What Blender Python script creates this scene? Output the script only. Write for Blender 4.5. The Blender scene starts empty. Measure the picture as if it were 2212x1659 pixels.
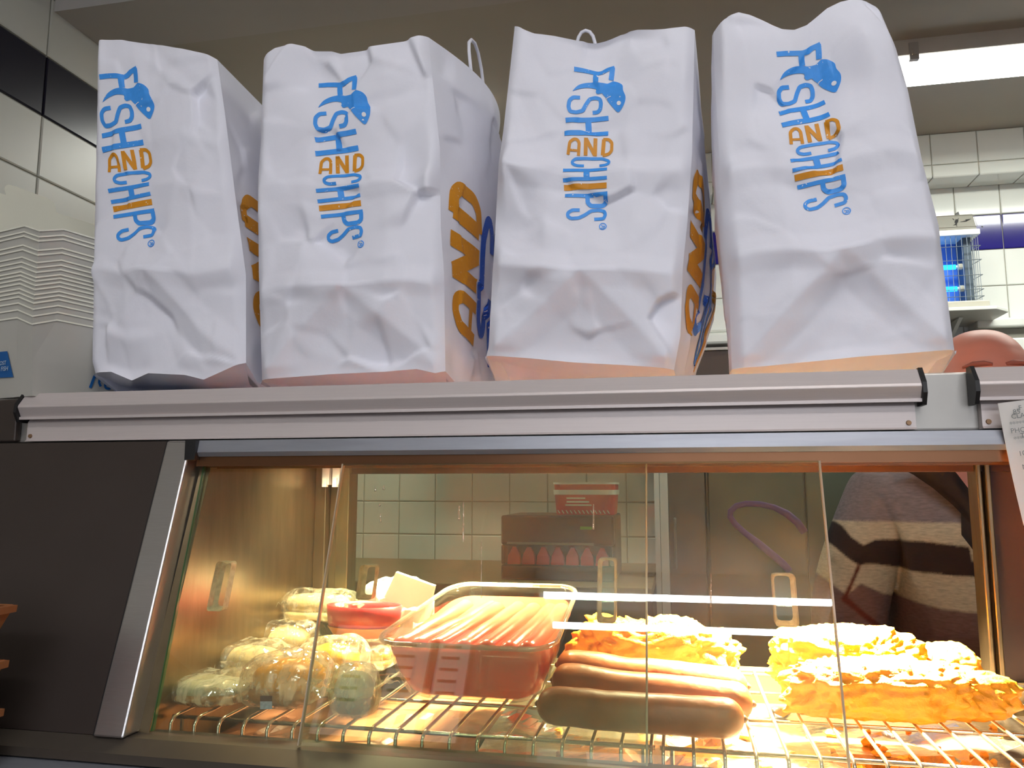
import bpy, bmesh, math, random
import numpy as np
from mathutils import Vector, Matrix, noise, Quaternion
random.seed(7)
SC = bpy.context.scene
COL = SC.collection

# ------------------------------------------------------------------ camera
F_PX, CX, CY = 1720.0, 1106.0, 829.5
VP = (1468.0, 1052.0)                       # vanishing point of the depth axis in the photograph
_n = np.array([VP[0]-CX, VP[1]-CY, F_PX]); _n /= np.linalg.norm(_n)
_u = np.array([8306.0, -(VP[1]-CY), -F_PX]); _u -= _n*(_u@_n); _u /= np.linalg.norm(_u)
_z = np.cross(_u, _n)
ROT = np.stack([_u, _n, _z])                # camera (right, down, forward) -> world
EYE = np.array([0.0, 0.0, 1.30])
def ray(px, py):
    return ROT @ np.array([px-CX, py-CY, F_PX])
def at(px, py, Y=None, Z=None, X=None):
    d = ray(px, py)
    t = (Y-EYE[1])/d[1] if Y is not None else ((Z-EYE[2])/d[2] if Z is not None else (X-EYE[0])/d[0])
    return Vector(EYE + d*t)
def at_np(P, Y):
    d = np.stack([P[..., 0]-CX, P[..., 1]-CY, np.full(P.shape[:-1], F_PX)], -1) @ ROT.T
    return EYE + d*(Y/d[..., 1])[..., None]

cam = bpy.data.cameras.new('camera'); co = bpy.data.objects.new('camera', cam); COL.objects.link(co)
cam.sensor_fit = 'HORIZONTAL'; cam.sensor_width = 36.0; cam.lens = F_PX/2212*36
r, d, fw = ROT[:, 0], ROT[:, 1], ROT[:, 2]
M = Matrix(((r[0], -d[0], -fw[0], EYE[0]), (r[1], -d[1], -fw[1], EYE[1]), (r[2], -d[2], -fw[2], EYE[2]), (0, 0, 0, 1)))
co.matrix_world = M
cam.clip_start = 0.02; cam.clip_end = 60
SC.camera = co

# ------------------------------------------------------------------ world, exposure, room light
SC.view_settings.view_transform = 'Standard'; SC.view_settings.look = 'None'
SC.view_settings.gamma = 1.0; SC.view_settings.use_curve_mapping = False
SC.view_settings.exposure = 0.0
W = bpy.data.worlds.new('world'); SC.world = W; W.use_nodes = True
W.node_tree.nodes['Background'].inputs[0].default_value = (0.8, 0.85, 1.0, 1)
W.node_tree.nodes['Background'].inputs[1].default_value = 0.05
def area(name, loc, size, size_y, power, color, target, spread=math.pi):
    l = bpy.data.lights.new(name, 'AREA'); l.shape = 'RECTANGLE'; l.size = size; l.size_y = size_y
    l.energy = power; l.color = color; l.spread = spread
    o = bpy.data.objects.new(name, l); COL.objects.link(o); o.location = loc
    o.rotation_euler = (Vector(target)-Vector(loc)).to_track_quat('-Z', 'Y').to_euler()
    return o
def spot(name, loc, target, power, color, angle, blend=0.6, radius=0.02):
    l = bpy.data.lights.new(name, 'SPOT'); l.energy = power; l.color = color
    l.spot_size = math.radians(angle); l.spot_blend = blend; l.shadow_soft_size = radius
    o = bpy.data.objects.new(name, l); COL.objects.link(o); o.location = loc
    o.rotation_euler = (Vector(target)-Vector(loc)).to_track_quat('-Z', 'Y').to_euler()
    return o
def point(name, loc, power, color, radius=0.02):
    l = bpy.data.lights.new(name, 'POINT'); l.energy = power; l.color = color; l.shadow_soft_size = radius
    o = bpy.data.objects.new(name, l); COL.objects.link(o); o.location = loc
    return o
CEIL_F, CEIL_K = 2.62, 2.54
L_KITCHEN_FILL = area('kitchen_ceiling_light', (-0.90, 2.37, 2.465), 0.42, 0.16, 6.5, (0.98, 1.0, 0.93), (-0.90, 2.37, 0.0))  # fill lamp added for kitchen ambient, kept out of view
L_CUSTOMER_FILL = area('customer_fill_light', (0.42, -0.35, 2.56), 1.2, 0.30, 33, (1.0, 0.975, 1.0), (0.42, 0.1, 0.0))  # added fill to brighten the bags, placed clear of the glass reflections
L_KITCHEN = area('kitchen_ceiling_light', (1.20, 2.37, 2.465), 1.2, 0.16, 16, (0.97, 1.0, 0.90), (1.20, 2.37, 0.0))
L_FRONT_FILL = area('added_front_fill', (0.5, -3.10, 1.55), 2.6, 1.5, 16, (0.92, 0.94, 1.0), (0.2, 0.8, 1.5))  # frontal fill added behind the camera, dressed as a window
TUBE_L = 50.0                                # radiance of the bare tubes behind the camera
WARM = (1.0, 0.82, 0.54)
HEAT = [(0.135, 0.945, 100.0), (-0.262, 0.970, 10.5), (-0.045, 0.960, 4.6), (-0.40, 0.935, 1.7)]   # x, y, watts of the lamps in the cabinet

# ------------------------------------------------------------------ materials
MATS = {}
def lin(c):
    return tuple(((v/255)/12.92 if v/255 <= 0.04045 else (((v/255)+0.055)/1.055)**2.4) for v in c) + (1,)
def mat(name, rgb=(200, 200, 200), rough=0.5, metal=0.0, var=0.06, scale=20, bump=0.0, bscale=60, trans=0.0, spec=0.5, coat=0.0, stretch=None, emit=None, emit_s=0):
    if name in MATS: return MATS[name]
    m = bpy.data.materials.new(name); m.use_nodes = True; nt = m.node_tree; N = nt.nodes; Lk = nt.links
    b = N['Principled BSDF']; c = lin(rgb)
    b.inputs['Roughness'].default_value = rough; b.inputs['Metallic'].default_value = metal
    b.inputs['Specular IOR Level'].default_value = spec; b.inputs['Coat Weight'].default_value = coat
    tc = N.new('ShaderNodeTexCoord'); mp = N.new('ShaderNodeMapping'); Lk.new(tc.outputs['Object'], mp.inputs[0])
    if stretch: mp.inputs['Scale'].default_value = stretch
    nz = N.new('ShaderNodeTexNoise'); nz.inputs['Scale'].default_value = scale; nz.inputs['Detail'].default_value = 5
    Lk.new(mp.outputs[0], nz.inputs['Vector'])
    cr = N.new('ShaderNodeMix'); cr.data_type = 'RGBA'
    cr.inputs[6].default_value = tuple(max(0, v*(1-2*var)) for v in c[:3])+(1,)
    cr.inputs[7].default_value = tuple(min(1, v*(1+2*var)) for v in c[:3])+(1,)
    Lk.new(nz.outputs['Fac'], cr.inputs[0]); Lk.new(cr.outputs[2], b.inputs['Base Color'])
    if bump:
        nb = N.new('ShaderNodeTexNoise'); nb.inputs['Scale'].default_value = bscale; nb.inputs['Detail'].default_value = 4
        Lk.new(mp.outputs[0], nb.inputs['Vector'])
        bp = N.new('ShaderNodeBump'); bp.inputs['Strength'].default_value = bump; bp.inputs['Distance'].default_value = 0.002
        Lk.new(nb.outputs['Fac'], bp.inputs['Height']); Lk.new(bp.outputs[0], b.inputs['Normal'])
    if emit:
        b.inputs['Emission Color'].default_value = lin(emit); b.inputs['Emission Strength'].default_value = emit_s
    if trans:
        out = N['Material Output']; tr = N.new('ShaderNodeBsdfTranslucent'); Lk.new(cr.outputs[2], tr.inputs[0])
        mx = N.new('ShaderNodeMixShader'); mx.inputs[0].default_value = trans
        Lk.new(b.outputs[0], mx.inputs[1]); Lk.new(tr.outputs[0], mx.inputs[2]); Lk.new(mx.outputs[0], out.inputs[0])
    MATS[name] = m; return m
def thin(name, tint=(255, 255, 255), refl=0.05, edge=0.5, rough=0.0, haze=0.0, hscale=6, hazecol=(235, 225, 205), hstretch=(1, 1, 1), transl=0.5, contrast=(0.45, 0.75), base_haze=0.0, bump=0.0, bscale=60):
    """clear sheet: transparent + fresnel gloss + a film of smears that scatters light"""
    if name in MATS: return MATS[name]
    m = bpy.data.materials.new(name); m.use_nodes = True; nt = m.node_tree; N = nt.nodes; Lk = nt.links
    N.remove(N['Principled BSDF']); out = N['Material Output']
    t = N.new('ShaderNodeBsdfTransparent'); t.inputs[0].default_value = lin(tint)
    g = N.new('ShaderNodeBsdfGlossy'); g.inputs['Roughness'].default_value = rough
    lw = N.new('ShaderNodeLayerWeight'); lw.inputs['Blend'].default_value = 0.5
    pw = N.new('ShaderNodeMath'); pw.operation = 'POWER'; pw.inputs[1].default_value = 5.0; Lk.new(lw.outputs['Facing'], pw.inputs[0])
    ma = N.new('ShaderNodeMath'); ma.operation = 'MULTIPLY_ADD'; ma.inputs[1].default_value = edge; ma.inputs[2].default_value = refl; ma.use_clamp = True
    Lk.new(pw.outputs[0], ma.inputs[0])
    if bump:
        tb_ = N.new('ShaderNodeTexCoord'); vo = N.new('ShaderNodeTexVoronoi'); vo.feature = 'F2'; vo.inputs['Scale'].default_value = bscale; Lk.new(tb_.outputs['Object'], vo.inputs['Vector'])
        bp = N.new('ShaderNodeBump'); bp.inputs['Strength'].default_value = bump; bp.inputs['Distance'].default_value = 0.004
        Lk.new(vo.outputs['Distance'], bp.inputs['Height']); Lk.new(bp.outputs[0], g.inputs['Normal'])
    mx = N.new('ShaderNodeMixShader'); Lk.new(ma.outputs[0], mx.inputs[0]); Lk.new(t.outputs[0], mx.inputs[1]); Lk.new(g.outputs[0], mx.inputs[2])
    last = mx
    if haze or base_haze:
        tc = N.new('ShaderNodeTexCoord'); mp = N.new('ShaderNodeMapping'); mp.inputs['Scale'].default_value = hstretch
        Lk.new(tc.outputs['Object'], mp.inputs[0])
        nz = N.new('ShaderNodeTexNoise'); nz.inputs['Scale'].default_value = hscale; nz.inputs['Detail'].default_value = 6; nz.inputs['Distortion'].default_value = 0.6
        Lk.new(mp.outputs[0], nz.inputs['Vector'])
        mr = N.new('ShaderNodeMapRange'); mr.inputs[1].default_value = contrast[0]; mr.inputs[2].default_value = contrast[1]
        mr.inputs[3].default_value = base_haze; mr.inputs[4].default_value = haze
        Lk.new(nz.outputs['Fac'], mr.inputs[0])
        df = N.new('ShaderNodeBsdfDiffuse'); df.inputs[0].default_value = lin(hazecol)
        tl = N.new('ShaderNodeBsdfTranslucent'); tl.inputs[0].default_value = lin(hazecol)
        m1 = N.new('ShaderNodeMixShader'); m1.inputs[0].default_value = transl
        Lk.new(df.outputs[0], m1.inputs[1]); Lk.new(tl.outputs[0], m1.inputs[2])
        m2 = N.new('ShaderNodeMixShader'); Lk.new(mr.outputs[0], m2.inputs[0]); Lk.new(mx.outputs[0], m2.inputs[1]); Lk.new(m1.outputs[0], m2.inputs[2])
        last = m2
    Lk.new(last.outputs[0], out.inputs[0]); MATS[name] = m; return m
def emissive(name, rgb, s):
    if name in MATS: return MATS[name]
    m = bpy.data.materials.new(name); m.use_nodes = True; N = m.node_tree.nodes; N.remove(N['Principled BSDF'])
    e = N.new('ShaderNodeEmission'); e.inputs[0].default_value = lin(rgb); e.inputs[1].default_value = s
    m.node_tree.links.new(e.outputs[0], N['Material Output'].inputs[0]); MATS[name] = m; return m
def print_mat(name, rgb):
    """printing ink with little worn specks that show the paper"""
    if name in MATS: return MATS[name]
    m = mat(name, rgb, 0.55, var=0.05, scale=200); nt = m.node_tree; N = nt.nodes; Lk = nt.links
    b = N['Principled BSDF']; src = b.inputs['Base Color'].links[0].from_socket
    tc = N.new('ShaderNodeTexCoord'); nz = N.new('ShaderNodeTexNoise'); nz.inputs['Scale'].default_value = 260; nz.inputs['Detail'].default_value = 3
    Lk.new(tc.outputs['Object'], nz.inputs['Vector'])
    mr = N.new('ShaderNodeMapRange'); mr.inputs[1].default_value = 0.69; mr.inputs[2].default_value = 0.72
    Lk.new(nz.outputs['Fac'], mr.inputs[0])
    mx = N.new('ShaderNodeMix'); mx.data_type = 'RGBA'; mx.inputs[7].default_value = lin((232, 232, 236))
    Lk.new(mr.outputs[0], mx.inputs[0]); Lk.new(src, mx.inputs[6]); Lk.new(mx.outputs[2], b.inputs['Base Color'])
    return m

PAPER = mat('white_kraft_paper', (236, 236, 246), 0.75, var=0.012, scale=40, bump=0.06, bscale=300, trans=0.10, spec=0.3)
BLUE = print_mat('blue_ink', (60, 150, 236)); NAVY = print_mat('deep_blue_ink', (30, 84, 190)); ORANGE = print_mat('amber_ink', (214, 142, 22))
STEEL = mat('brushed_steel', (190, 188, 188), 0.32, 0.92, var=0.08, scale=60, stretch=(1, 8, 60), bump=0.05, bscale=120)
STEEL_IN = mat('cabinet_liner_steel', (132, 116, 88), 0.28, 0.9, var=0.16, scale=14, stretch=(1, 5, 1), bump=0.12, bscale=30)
ALU = mat('satin_aluminium', (202, 192, 190), 0.45, 0.30, var=0.03, scale=80, stretch=(0.2, 8, 8))
HEADER = mat('grey_header_metal', (150, 152, 160), 0.4, 0.55, var=0.10, scale=30, stretch=(0.5, 5, 5))
DARKCLAD = mat('dark_bronze_cladding', (66, 57, 53), 0.45, 0.35, var=0.06, scale=12)
BLACKP = mat('black_plastic', (22, 21, 24), 0.45, var=0.1)
WIRE = mat('chromed_wire', (200, 190, 170), 0.22, 0.95, var=0.05)
GROUT = mat('grout', (178, 174, 160), 0.9, var=0.1)
TILE_W = mat('white_glazed_tile', (226, 228, 222), 0.12, var=0.03, scale=6, coat=0.3)
TILE_B = mat('blue_glazed_tile', (36, 30, 118), 0.12, var=0.05, scale=6, coat=0.3)
TILE_S = mat('satin_wall_tile', (192, 192, 184), 0.38, var=0.03, scale=6)
TILE_N = mat('midnight_glazed_tile', (16, 14, 34), 0.3, var=0.05, scale=6)
PLASTER = mat('ceiling_paint', (176, 170, 160), 0.9, var=0.03, scale=5)
BEAMP = mat('beam_paint', (180, 176, 172), 0.9, var=0.03, scale=5)

# ------------------------------------------------------------------ mesh helpers
class MB:
    def __init__(s): s.v = []; s.f = []; s.m = []
    def add(s, vs, fs, mi=0):
        o = len(s.v); s.v += [tuple(p) for p in vs]; s.f += [tuple(i+o for i in f) for f in fs]; s.m += [mi]*len(fs); return s
    def box(s, a, b, mi=0):
        x0, y0, z0 = a; x1, y1, z1 = b
        return s.add([(x0, y0, z0), (x1, y0, z0), (x1, y1, z0), (x0, y1, z0), (x0, y0, z1), (x1, y0, z1), (x1, y1, z1), (x0, y1, z1)],
                     [(0, 3, 2, 1), (4, 5, 6, 7), (0, 1, 5, 4), (1, 2, 6, 5), (2, 3, 7, 6), (3, 0, 4, 7)], mi)
    def hexa(s, p, mi=0):
        return s.add(p, [(0, 3, 2, 1), (4, 5, 6, 7), (0, 1, 5, 4), (1, 2, 6, 5), (2, 3, 7, 6), (3, 0, 4, 7)], mi)
    def prism(s, prof, d, mi=0):
        """closed polygon prof (3D points) extruded by vector d"""
        n = len(prof); d = Vector(d); q = [Vector(p) for p in prof]
        return s.add(q+[p+d for p in q], [tuple(range(n-1, -1, -1)), tuple(range(n, 2*n))]+[(i, (i+1) % n, (i+1) % n+n, i+n) for i in range(n)], mi)
    def tube(s, pts, r, n=8, mi=0, cap=True):
        pts = [Vector(p) for p in pts]; k = len(pts); rs = r if isinstance(r, (list, tuple)) else [r]*k
        vs = []; up = None
        for i, p in enumerate(pts):
            t = (pts[min(i+1, k-1)]-pts[max(i-1, 0)]).normalized()
            if up is None:
                up = Vector((0, 0, 1)) if abs(t.z) < 0.9 else Vector((1, 0, 0))
            a = (up - t*up.dot(t)).normalized(); up = a; b = t.cross(a)
            vs += [p + (a*math.cos(2*math.pi*j/n)+b*math.sin(2*math.pi*j/n))*rs[i] for j in range(n)]
        fs = [(i*n+j, i*n+(j+1) % n, (i+1)*n+(j+1) % n, (i+1)*n+j) for i in range(k-1) for j in range(n)]
        if cap: fs += [tuple(range(n-1, -1, -1)), tuple(range((k-1)*n, k*n))]
        return s.add(vs, fs, mi)
    def grid(s, P, mi=0, flip=False):
        """P[j][i] array of points"""
        h, w = len(P), len(P[0]); vs = [tuple(p) for row in P for p in row]
        fs = [(j*w+i, j*w+i+1, (j+1)*w+i+1, (j+1)*w+i) for j in range(h-1) for i in range(w-1)]
        if flip: fs = [f[::-1] for f in fs]
        return s.add(vs, fs, mi)
    def rings(s, rings, cap0=True, cap1=True, mi=0):
        n = len(rings[0]); vs = [p for r_ in rings for p in r_]
        fs = [(i*n+j, i*n+(j+1) % n, (i+1)*n+(j+1) % n, (i+1)*n+j) for i in range(len(rings)-1) for j in range(n)]
        if cap0: fs.append(tuple(range(n-1, -1, -1)))
        if cap1: fs.append(tuple(range((len(rings)-1)*n, len(rings)*n)))
        return s.add(vs, fs, mi)
    def disc(s, c, nrm, r, n=16, mi=0):
        nrm = Vector(nrm).normalized(); a = nrm.orthogonal().normalized(); b = nrm.cross(a); c = Vector(c)
        return s.add([c+(a*math.cos(2*math.pi*j/n)+b*math.sin(2*math.pi*j/n))*r for j in range(n)], [tuple(range(n))], mi)
    def mesh(s, name):
        me = bpy.data.meshes.new(name); me.from_pydata([tuple(p) for p in s.v], [], s.f); me.update(); return me

def thing(name, label, cat, loc, group=None):
    o = bpy.data.objects.new(name, None); COL.objects.link(o); o.location = loc; o.empty_display_size = 0.05
    o['label'] = label; o['category'] = cat
    if group: o['group'] = group
    return o
def tag(o, label, cat, group=None):
    o['label'] = label; o['category'] = cat
    if group: o['group'] = group
    return o
def put(name, me, mats, parent=None, smooth=False, bevel=0, label=None, sharp=None):
    o = bpy.data.objects.new(name, me); COL.objects.link(o)
    for m in (mats if isinstance(mats, (list, tuple)) else [mats]):
        if m.name not in [x.name for x in me.materials if x]: me.materials.append(m)
    if smooth:
        me.shade_smooth()
    if parent:
        o.parent = parent
        if parent.type == 'EMPTY': o.matrix_parent_inverse = Matrix.Translation(-Vector(parent.location))
    if bevel:
        b = o.modifiers.new('bevel', 'BEVEL'); b.width = bevel; b.segments = 2; b.limit_method = 'ANGLE'
    if label: o['label'] = label
    return o
def obj(name, mb, mats, parent=None, smooth=False, bevel=0, label=None):
    me = mb.mesh(name)
    o = put(name, me, mats, parent, smooth, bevel, label)
    if any(mb.m): me.polygons.foreach_set('material_index', mb.m)
    return o
def struct(name, mb, m, bevel=0):
    o = obj(name, mb, m, None, False, bevel); o['kind'] = 'structure'; return o
def base_on(o, loc):
    """move a one-mesh thing's origin to loc without moving its mesh"""
    o.data.transform(Matrix.Translation(-Vector(loc))); o.location = loc; return o
def text(name, s, size, M4, m, parent, align='CENTER', ext=0.0):
    c = bpy.data.curves.new(name, 'FONT'); c.body = s; c.size = size; c.align_x = align; c.extrude = ext; c.resolution_u = 3
    tmp = bpy.data.objects.new(name, c); COL.objects.link(tmp)
    me = bpy.data.meshes.new_from_object(tmp.evaluated_get(bpy.context.evaluated_depsgraph_get())); bpy.data.objects.remove(tmp); bpy.data.curves.remove(c)
    me.name = name; me.materials.clear(); me.materials.append(m)
    o = bpy.data.objects.new(name, me); COL.objects.link(o); o.parent = parent
    if parent.type == 'EMPTY': o.matrix_parent_inverse = Matrix.Translation(-Vector(parent.location))
    o.matrix_basis = M4; return o
def frame(origin, xdir, ydir):
    x = Vector(xdir).normalized(); y = (Vector(ydir)-x*Vector(ydir).dot(x)).normalized(); z = x.cross(y); o = Vector(origin)
    return Matrix(((x.x, y.x, z.x, o.x), (x.y, y.y, z.y, o.y), (x.z, y.z, z.z, o.z), (0, 0, 0, 1)))
def fbm(p, s, oct=4):
    return noise.fractal(Vector(p)*s, 1.0, 2.0, oct)

# ------------------------------------------------------------------ room shell
XL, YK, YB = -1.45, 3.05, 2.93
struct('floor', MB().box((XL-0.1, -3.2, -0.05), (2.6, YK+0.1, 0.0)), mat('floor_tile', (96, 88, 82), 0.6, var=0.08))
struct('ceiling', MB().box((XL-0.1, 1.72, CEIL_K), (2.6, YK+0.1, CEIL_K+0.1)).box((XL-0.1, -3.2, CEIL_F), (2.6, 1.53, CEIL_F+0.1)), PLASTER)
struct('beam_front', MB().box((XL, 1.53, 2.44), (2.5, 1.72, CEIL_F+0.1)), BEAMP)
wl = struct('wall_left', MB().box((XL-0.1, -3.2, 0), (XL-0.006, YK, CEIL_F+0.1)), GROUT)
wb = struct('wall_back', MB().box((XL-0.1, YK+0.006, 0), (2.6, YK+0.1, CEIL_K)), GROUT)
struct('wall_right', MB().box((2.5, -3.2, 0), (2.6, YK, CEIL_F+0.1)), mat('customer_wall_paint', (150, 142, 134), 0.9))
struct('wall_front', MB().box((XL-0.1, -3.3, 0), (2.6, -3.2, CEIL_F+0.1)), mat('shopfront_dark', (70, 68, 70), 0.7))
w1 = struct('fill_window_1', MB().box((-0.8, -3.19, 0.8), (1.8, -3.17, 2.3)), emissive('fill_pane_glow', (225, 232, 245), 1.2))  # made-up glowing pane that goes with the added front fill
obj('fill_window_frame', MB().box((-0.86, -3.2, 0.74), (1.86, -3.15, 0.8)).box((-0.86, -3.2, 2.3), (1.86, -3.15, 2.36)).box((-0.86, -3.2, 0.8), (-0.8, -3.15, 2.3)).box((1.8, -3.2, 0.8), (1.86, -3.15, 2.3)).box((0.47, -3.2, 0.8), (0.53, -3.15, 2.3)), mat('fill_window_frame', (200, 200, 200), 0.5), w1)
bh = struct('beam_back', MB().box((XL, YB+0.006, 2.384), (2.5, YK, CEIL_K)), GROUT)

def tile_mesh(a, b, th=0.006, ch=0.003):
    """glazed tile with chamfered face in the local xy plane, face towards +z"""
    w, h = a/2, b/2
    return MB().rings([[(-w, -h, 0), (w, -h, 0), (w, h, 0), (-w, h, 0)], [(-w, -h, th-ch*0.6), (w, -h, th-ch*0.6), (w, h, th-ch*0.6), (-w, h, th-ch*0.6)],
                       [(-w+ch, -h+ch, th), (w-ch, -h+ch, th), (w-ch, h-ch, th), (-w+ch, h-ch, th)]])
_tm = {}
def tile(a, b, m, M4, parent):
    k = (round(a, 4), round(b, 4), m.name)
    if k not in _tm:
        me = tile_mesh(a, b).mesh('tile'); me.materials.append(m); _tm[k] = me
    o = bpy.data.objects.new('tile', _tm[k]); COL.objects.link(o); o.parent = parent; o.matrix_basis = M4; return o
G = 0.0035
# wall_left: tiles 0.20 x 0.15, one dark row
for j, z0 in enumerate([0.97, 1.12, 1.27, 1.42, 1.57, 1.72, 1.87, 2.02, 2.17, 2.32, 2.47]):
    z1 = min(z0+0.15, CEIL_F)
    for i in range(10):
        y0 = 1.12+0.2*i
        if y0 > YK-0.1: continue
        M4 = frame((XL-0.006, y0+0.1, (z0+z1)/2), (0, -1, 0), (0, 0, 1)); M4 = frame((XL-0.006, y0+0.1, (z0+z1)/2), (0, 1, 0), (0, 0, 1))
        tile(0.2-G, z1-z0-G, TILE_N if j == 8 else TILE_S, M4, wl)
# wall_back: tiles 0.15 x 0.14 with a blue row
zb = [at(2170, y, Y=YK).z for y in (383, 461, 537, 616, 690)]
edges = [zb[4], zb[3], zb[2], zb[1], zb[0]]
hrow = (edges[3]-edges[0])/3
while edges[0] > 1.0: edges.insert(0, edges[0]-hrow)
x_off = at(2166, 500, Y=YK).x
for j in range(len(edges)-1):
    z0, z1 = edges[j], min(edges[j+1], 2.384)
    blue = j == len(edges)-3
    for i in range(-17, 5):
        x0 = x_off+0.15*i
        if x0 > 1.75 or x0 < XL: continue
        tile(0.15-G, z1-z0-G, TILE_B if blue else TILE_W, frame((x0+0.075, YK+0.006, (z0+z1)/2), (1, 0, 0), (0, 0, 1)), wb)
xb = at(2110, 300, Y=YB).x
for i in range(-9, 6):
    x0 = xb+0.15*i
    for z0, z1 in ((2.425, CEIL_K), (2.378, 2.425)):
        tile(0.15-G, z1-z0-G, TILE_W, frame((x0+0.075, YB+0.006, (z0+z1)/2), (1, 0, 0), (0, 0, 1)), bh)
    tile(0.15-G, YK-YB-G, TILE_W, frame((x0+0.075, (YB+YK)/2, 2.384), (1, 0, 0), (0, -1, 0)) @ Matrix.Rotation(0, 4, 'X'), bh)

# ------------------------------------------------------------------ ceiling lights
def batten(name, label, x0, x1, y0, y1, z, diff_s):
    t = thing(name, label, 'ceiling light', ((x0+x1)/2, (y0+y1)/2, z))
    obj('housing', MB().box((x0, y0-0.005, z-0.045), (x1, y1+0.005, z)), mat('lamp_housing', (196, 192, 184), 0.6), t)
    prof = []
    for k in range(9):
        a = math.pi*k/8
        prof.append((x0+0.012, (y0+y1)/2-(y1-y0)/2*math.cos(a), z-0.045-0.03*math.sin(a)))
    obj('diffuser', MB().prism(prof, (x1-x0-0.024, 0, 0)), emissive('diffuser_glow', (255, 254, 246), diff_s), t)
    for x in (x0+0.05, x1-0.05):
        obj('clip', MB().box((x-0.012, y0-0.010, z-0.062), (x+0.012, y0+0.004, z-0.012)).box((x-0.006, y0-0.014, z-0.05), (x+0.006, y0-0.008, z-0.03)), mat('clip_plastic', (170, 166, 160), 0.5), t)
    return t
batten('ceiling_light', 'glowing fluorescent ceiling light with a long white diffuser over the kitchen tiles', 0.62, 1.86, 2.27, 2.44, CEIL_K, 6.0)
batten('ceiling_light', 'short added fill light on the ceiling, unseen behind the creased bag with the handle', -1.18, -0.65, 2.27, 2.44, CEIL_K, 6.0)  # unseen fitting added to house the kitchen fill lamp
batten('ceiling_light', 'added ceiling fill light over the customers, brightening the paper bags', -0.2, 1.04, -0.5, -0.2, CEIL_F, 3.0)  # unseen fitting added to house the fill lamp for the bags
t = thing('tube_light', 'twin bare fluorescent tube fitting mirrored as bright lines in the cabinet glass', 'ceiling light', (0, -1.84, CEIL_F))
obj('housing', MB().box((-0.64, -1.90, 2.50), (0.64, -1.78, CEIL_F)), MATS['lamp_housing'], t, bevel=0.006)
for y in (-1.70, -1.98):
    obj('fluorescent_tube', MB().tube([(-0.575, y, 2.46), (0.575, y, 2.46)], 0.014, 12), emissive('tube_glow', (245, 248, 255), TUBE_L), t, smooth=True)
    for x in (-0.585, 0.585):
        obj('lamp_holder', MB().box((x-0.012, min(y, -1.84), 2.445), (x+0.012, max(y, -1.84), 2.52)), MATS['lamp_housing'], t)

# ------------------------------------------------------------------ counter and cabinet
X0, X1 = -1.02, 0.95                        # cabinet front, far and near ends
YR, ZS = 1.03, 1.40                         # rear plane, shelf height
TILT = math.tan(math.radians(17.5))
ZG0, ZG1 = 1.074, 1.338
def yg(z): return 0.68+(z-1.087)*TILT       # the leaning front plane
cnt = thing('serving_counter', 'dark serving counter that carries the heated display cabinet', 'counter', (-0.2, 0.75, 0))
obj('worktop', MB().box((X0-0.4, 0.36, 1.0), (X1+0.4, 1.10, 1.03)), mat('dark_worktop', (58, 42, 34), 0.4), cnt, bevel=0.004)
obj('counter_front', MB().box((X0-0.4, 0.42, 0.0), (X1+0.4, 1.08, 1.0)), DARKCLAD, cnt)

cab = thing('heated_display_cabinet', 'stainless heated display cabinet with leaning glass front full of hot food', 'display cabinet', (-0.2, 0.85, 1.03))
# lower sills (stepped steel), foot of the glass
obj('sill', MB().prism([(X0-0.3, 0.652, 1.066), (X0-0.3, 0.652, 1.058), (X0-0.3, 0.70, 1.058), (X0-0.3, 0.70, 1.074), (X0-0.3, 0.672, 1.074)], (X1+0.6-X0, 0, 0)), mat('sill_metal', (92, 84, 76), 0.4, 0.5, var=0.1), cab, label='stepped steel sill')
obj('plinth', MB().prism([(X0-0.3, 0.632, 1.0505), (X0-0.3, 0.627, 1.044), (X0-0.3, 0.627, 1.031), (X0-0.3, 0.69, 1.031), (X0-0.3, 0.69, 1.056), (X0-0.3, 0.654, 1.056)], (X1+0.6-X0, 0, 0)), HEADER, cab)
# dark cladding panel and steel post, both in the leaning plane
PT, PB = at(372, 950, Y=yg(1.345)), at(218, 1584, Y=yg(1.078))
QT, QB = at(424, 950, Y=yg(1.345)), at(283, 1592, Y=yg(1.078))
zt, zb_ = 1.3485, 1.0745
def onp(p, q, z):
    k = (z-q.z)/(p.z-q.z); x = q.x+(p.x-q.x)*k; return x
def lean_plate(xa_t, xb_t, xa_b, xb_b, z0, z1, off, th):
    return MB().hexa([(xa_b, yg(z0)+off, z0), (xb_b, yg(z0)+off, z0), (xb_b, yg(z0)+off+th, z0), (xa_b, yg(z0)+off+th, z0),
                      (xa_t, yg(z1)+off, z1), (xb_t, yg(z1)+off, z1), (xb_t, yg(z1)+off+th, z1), (xa_t, yg(z1)+off+th, z1)])
pt, pb, qt, qb = onp(PT, PB, zt), onp(PT, PB, zb_), onp(QT, QB, zt), onp(QT, QB, zb_)
obj('side_cladding', lean_plate(X0-0.3, pt-0.003, X0-0.3, pb-0.003, zb_, zt, -0.004, 0.02), DARKCLAD, cab)
obj('seal_strip', lean_plate(pt-0.003, pt, pb-0.003, pb, zb_, zt, -0.006, 0.02), BLACKP, cab)
obj('corner_post', lean_plate(pt, qt, pb, qb, zb_, zt, -0.010, 0.03), STEEL, cab, bevel=0.002)
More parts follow.
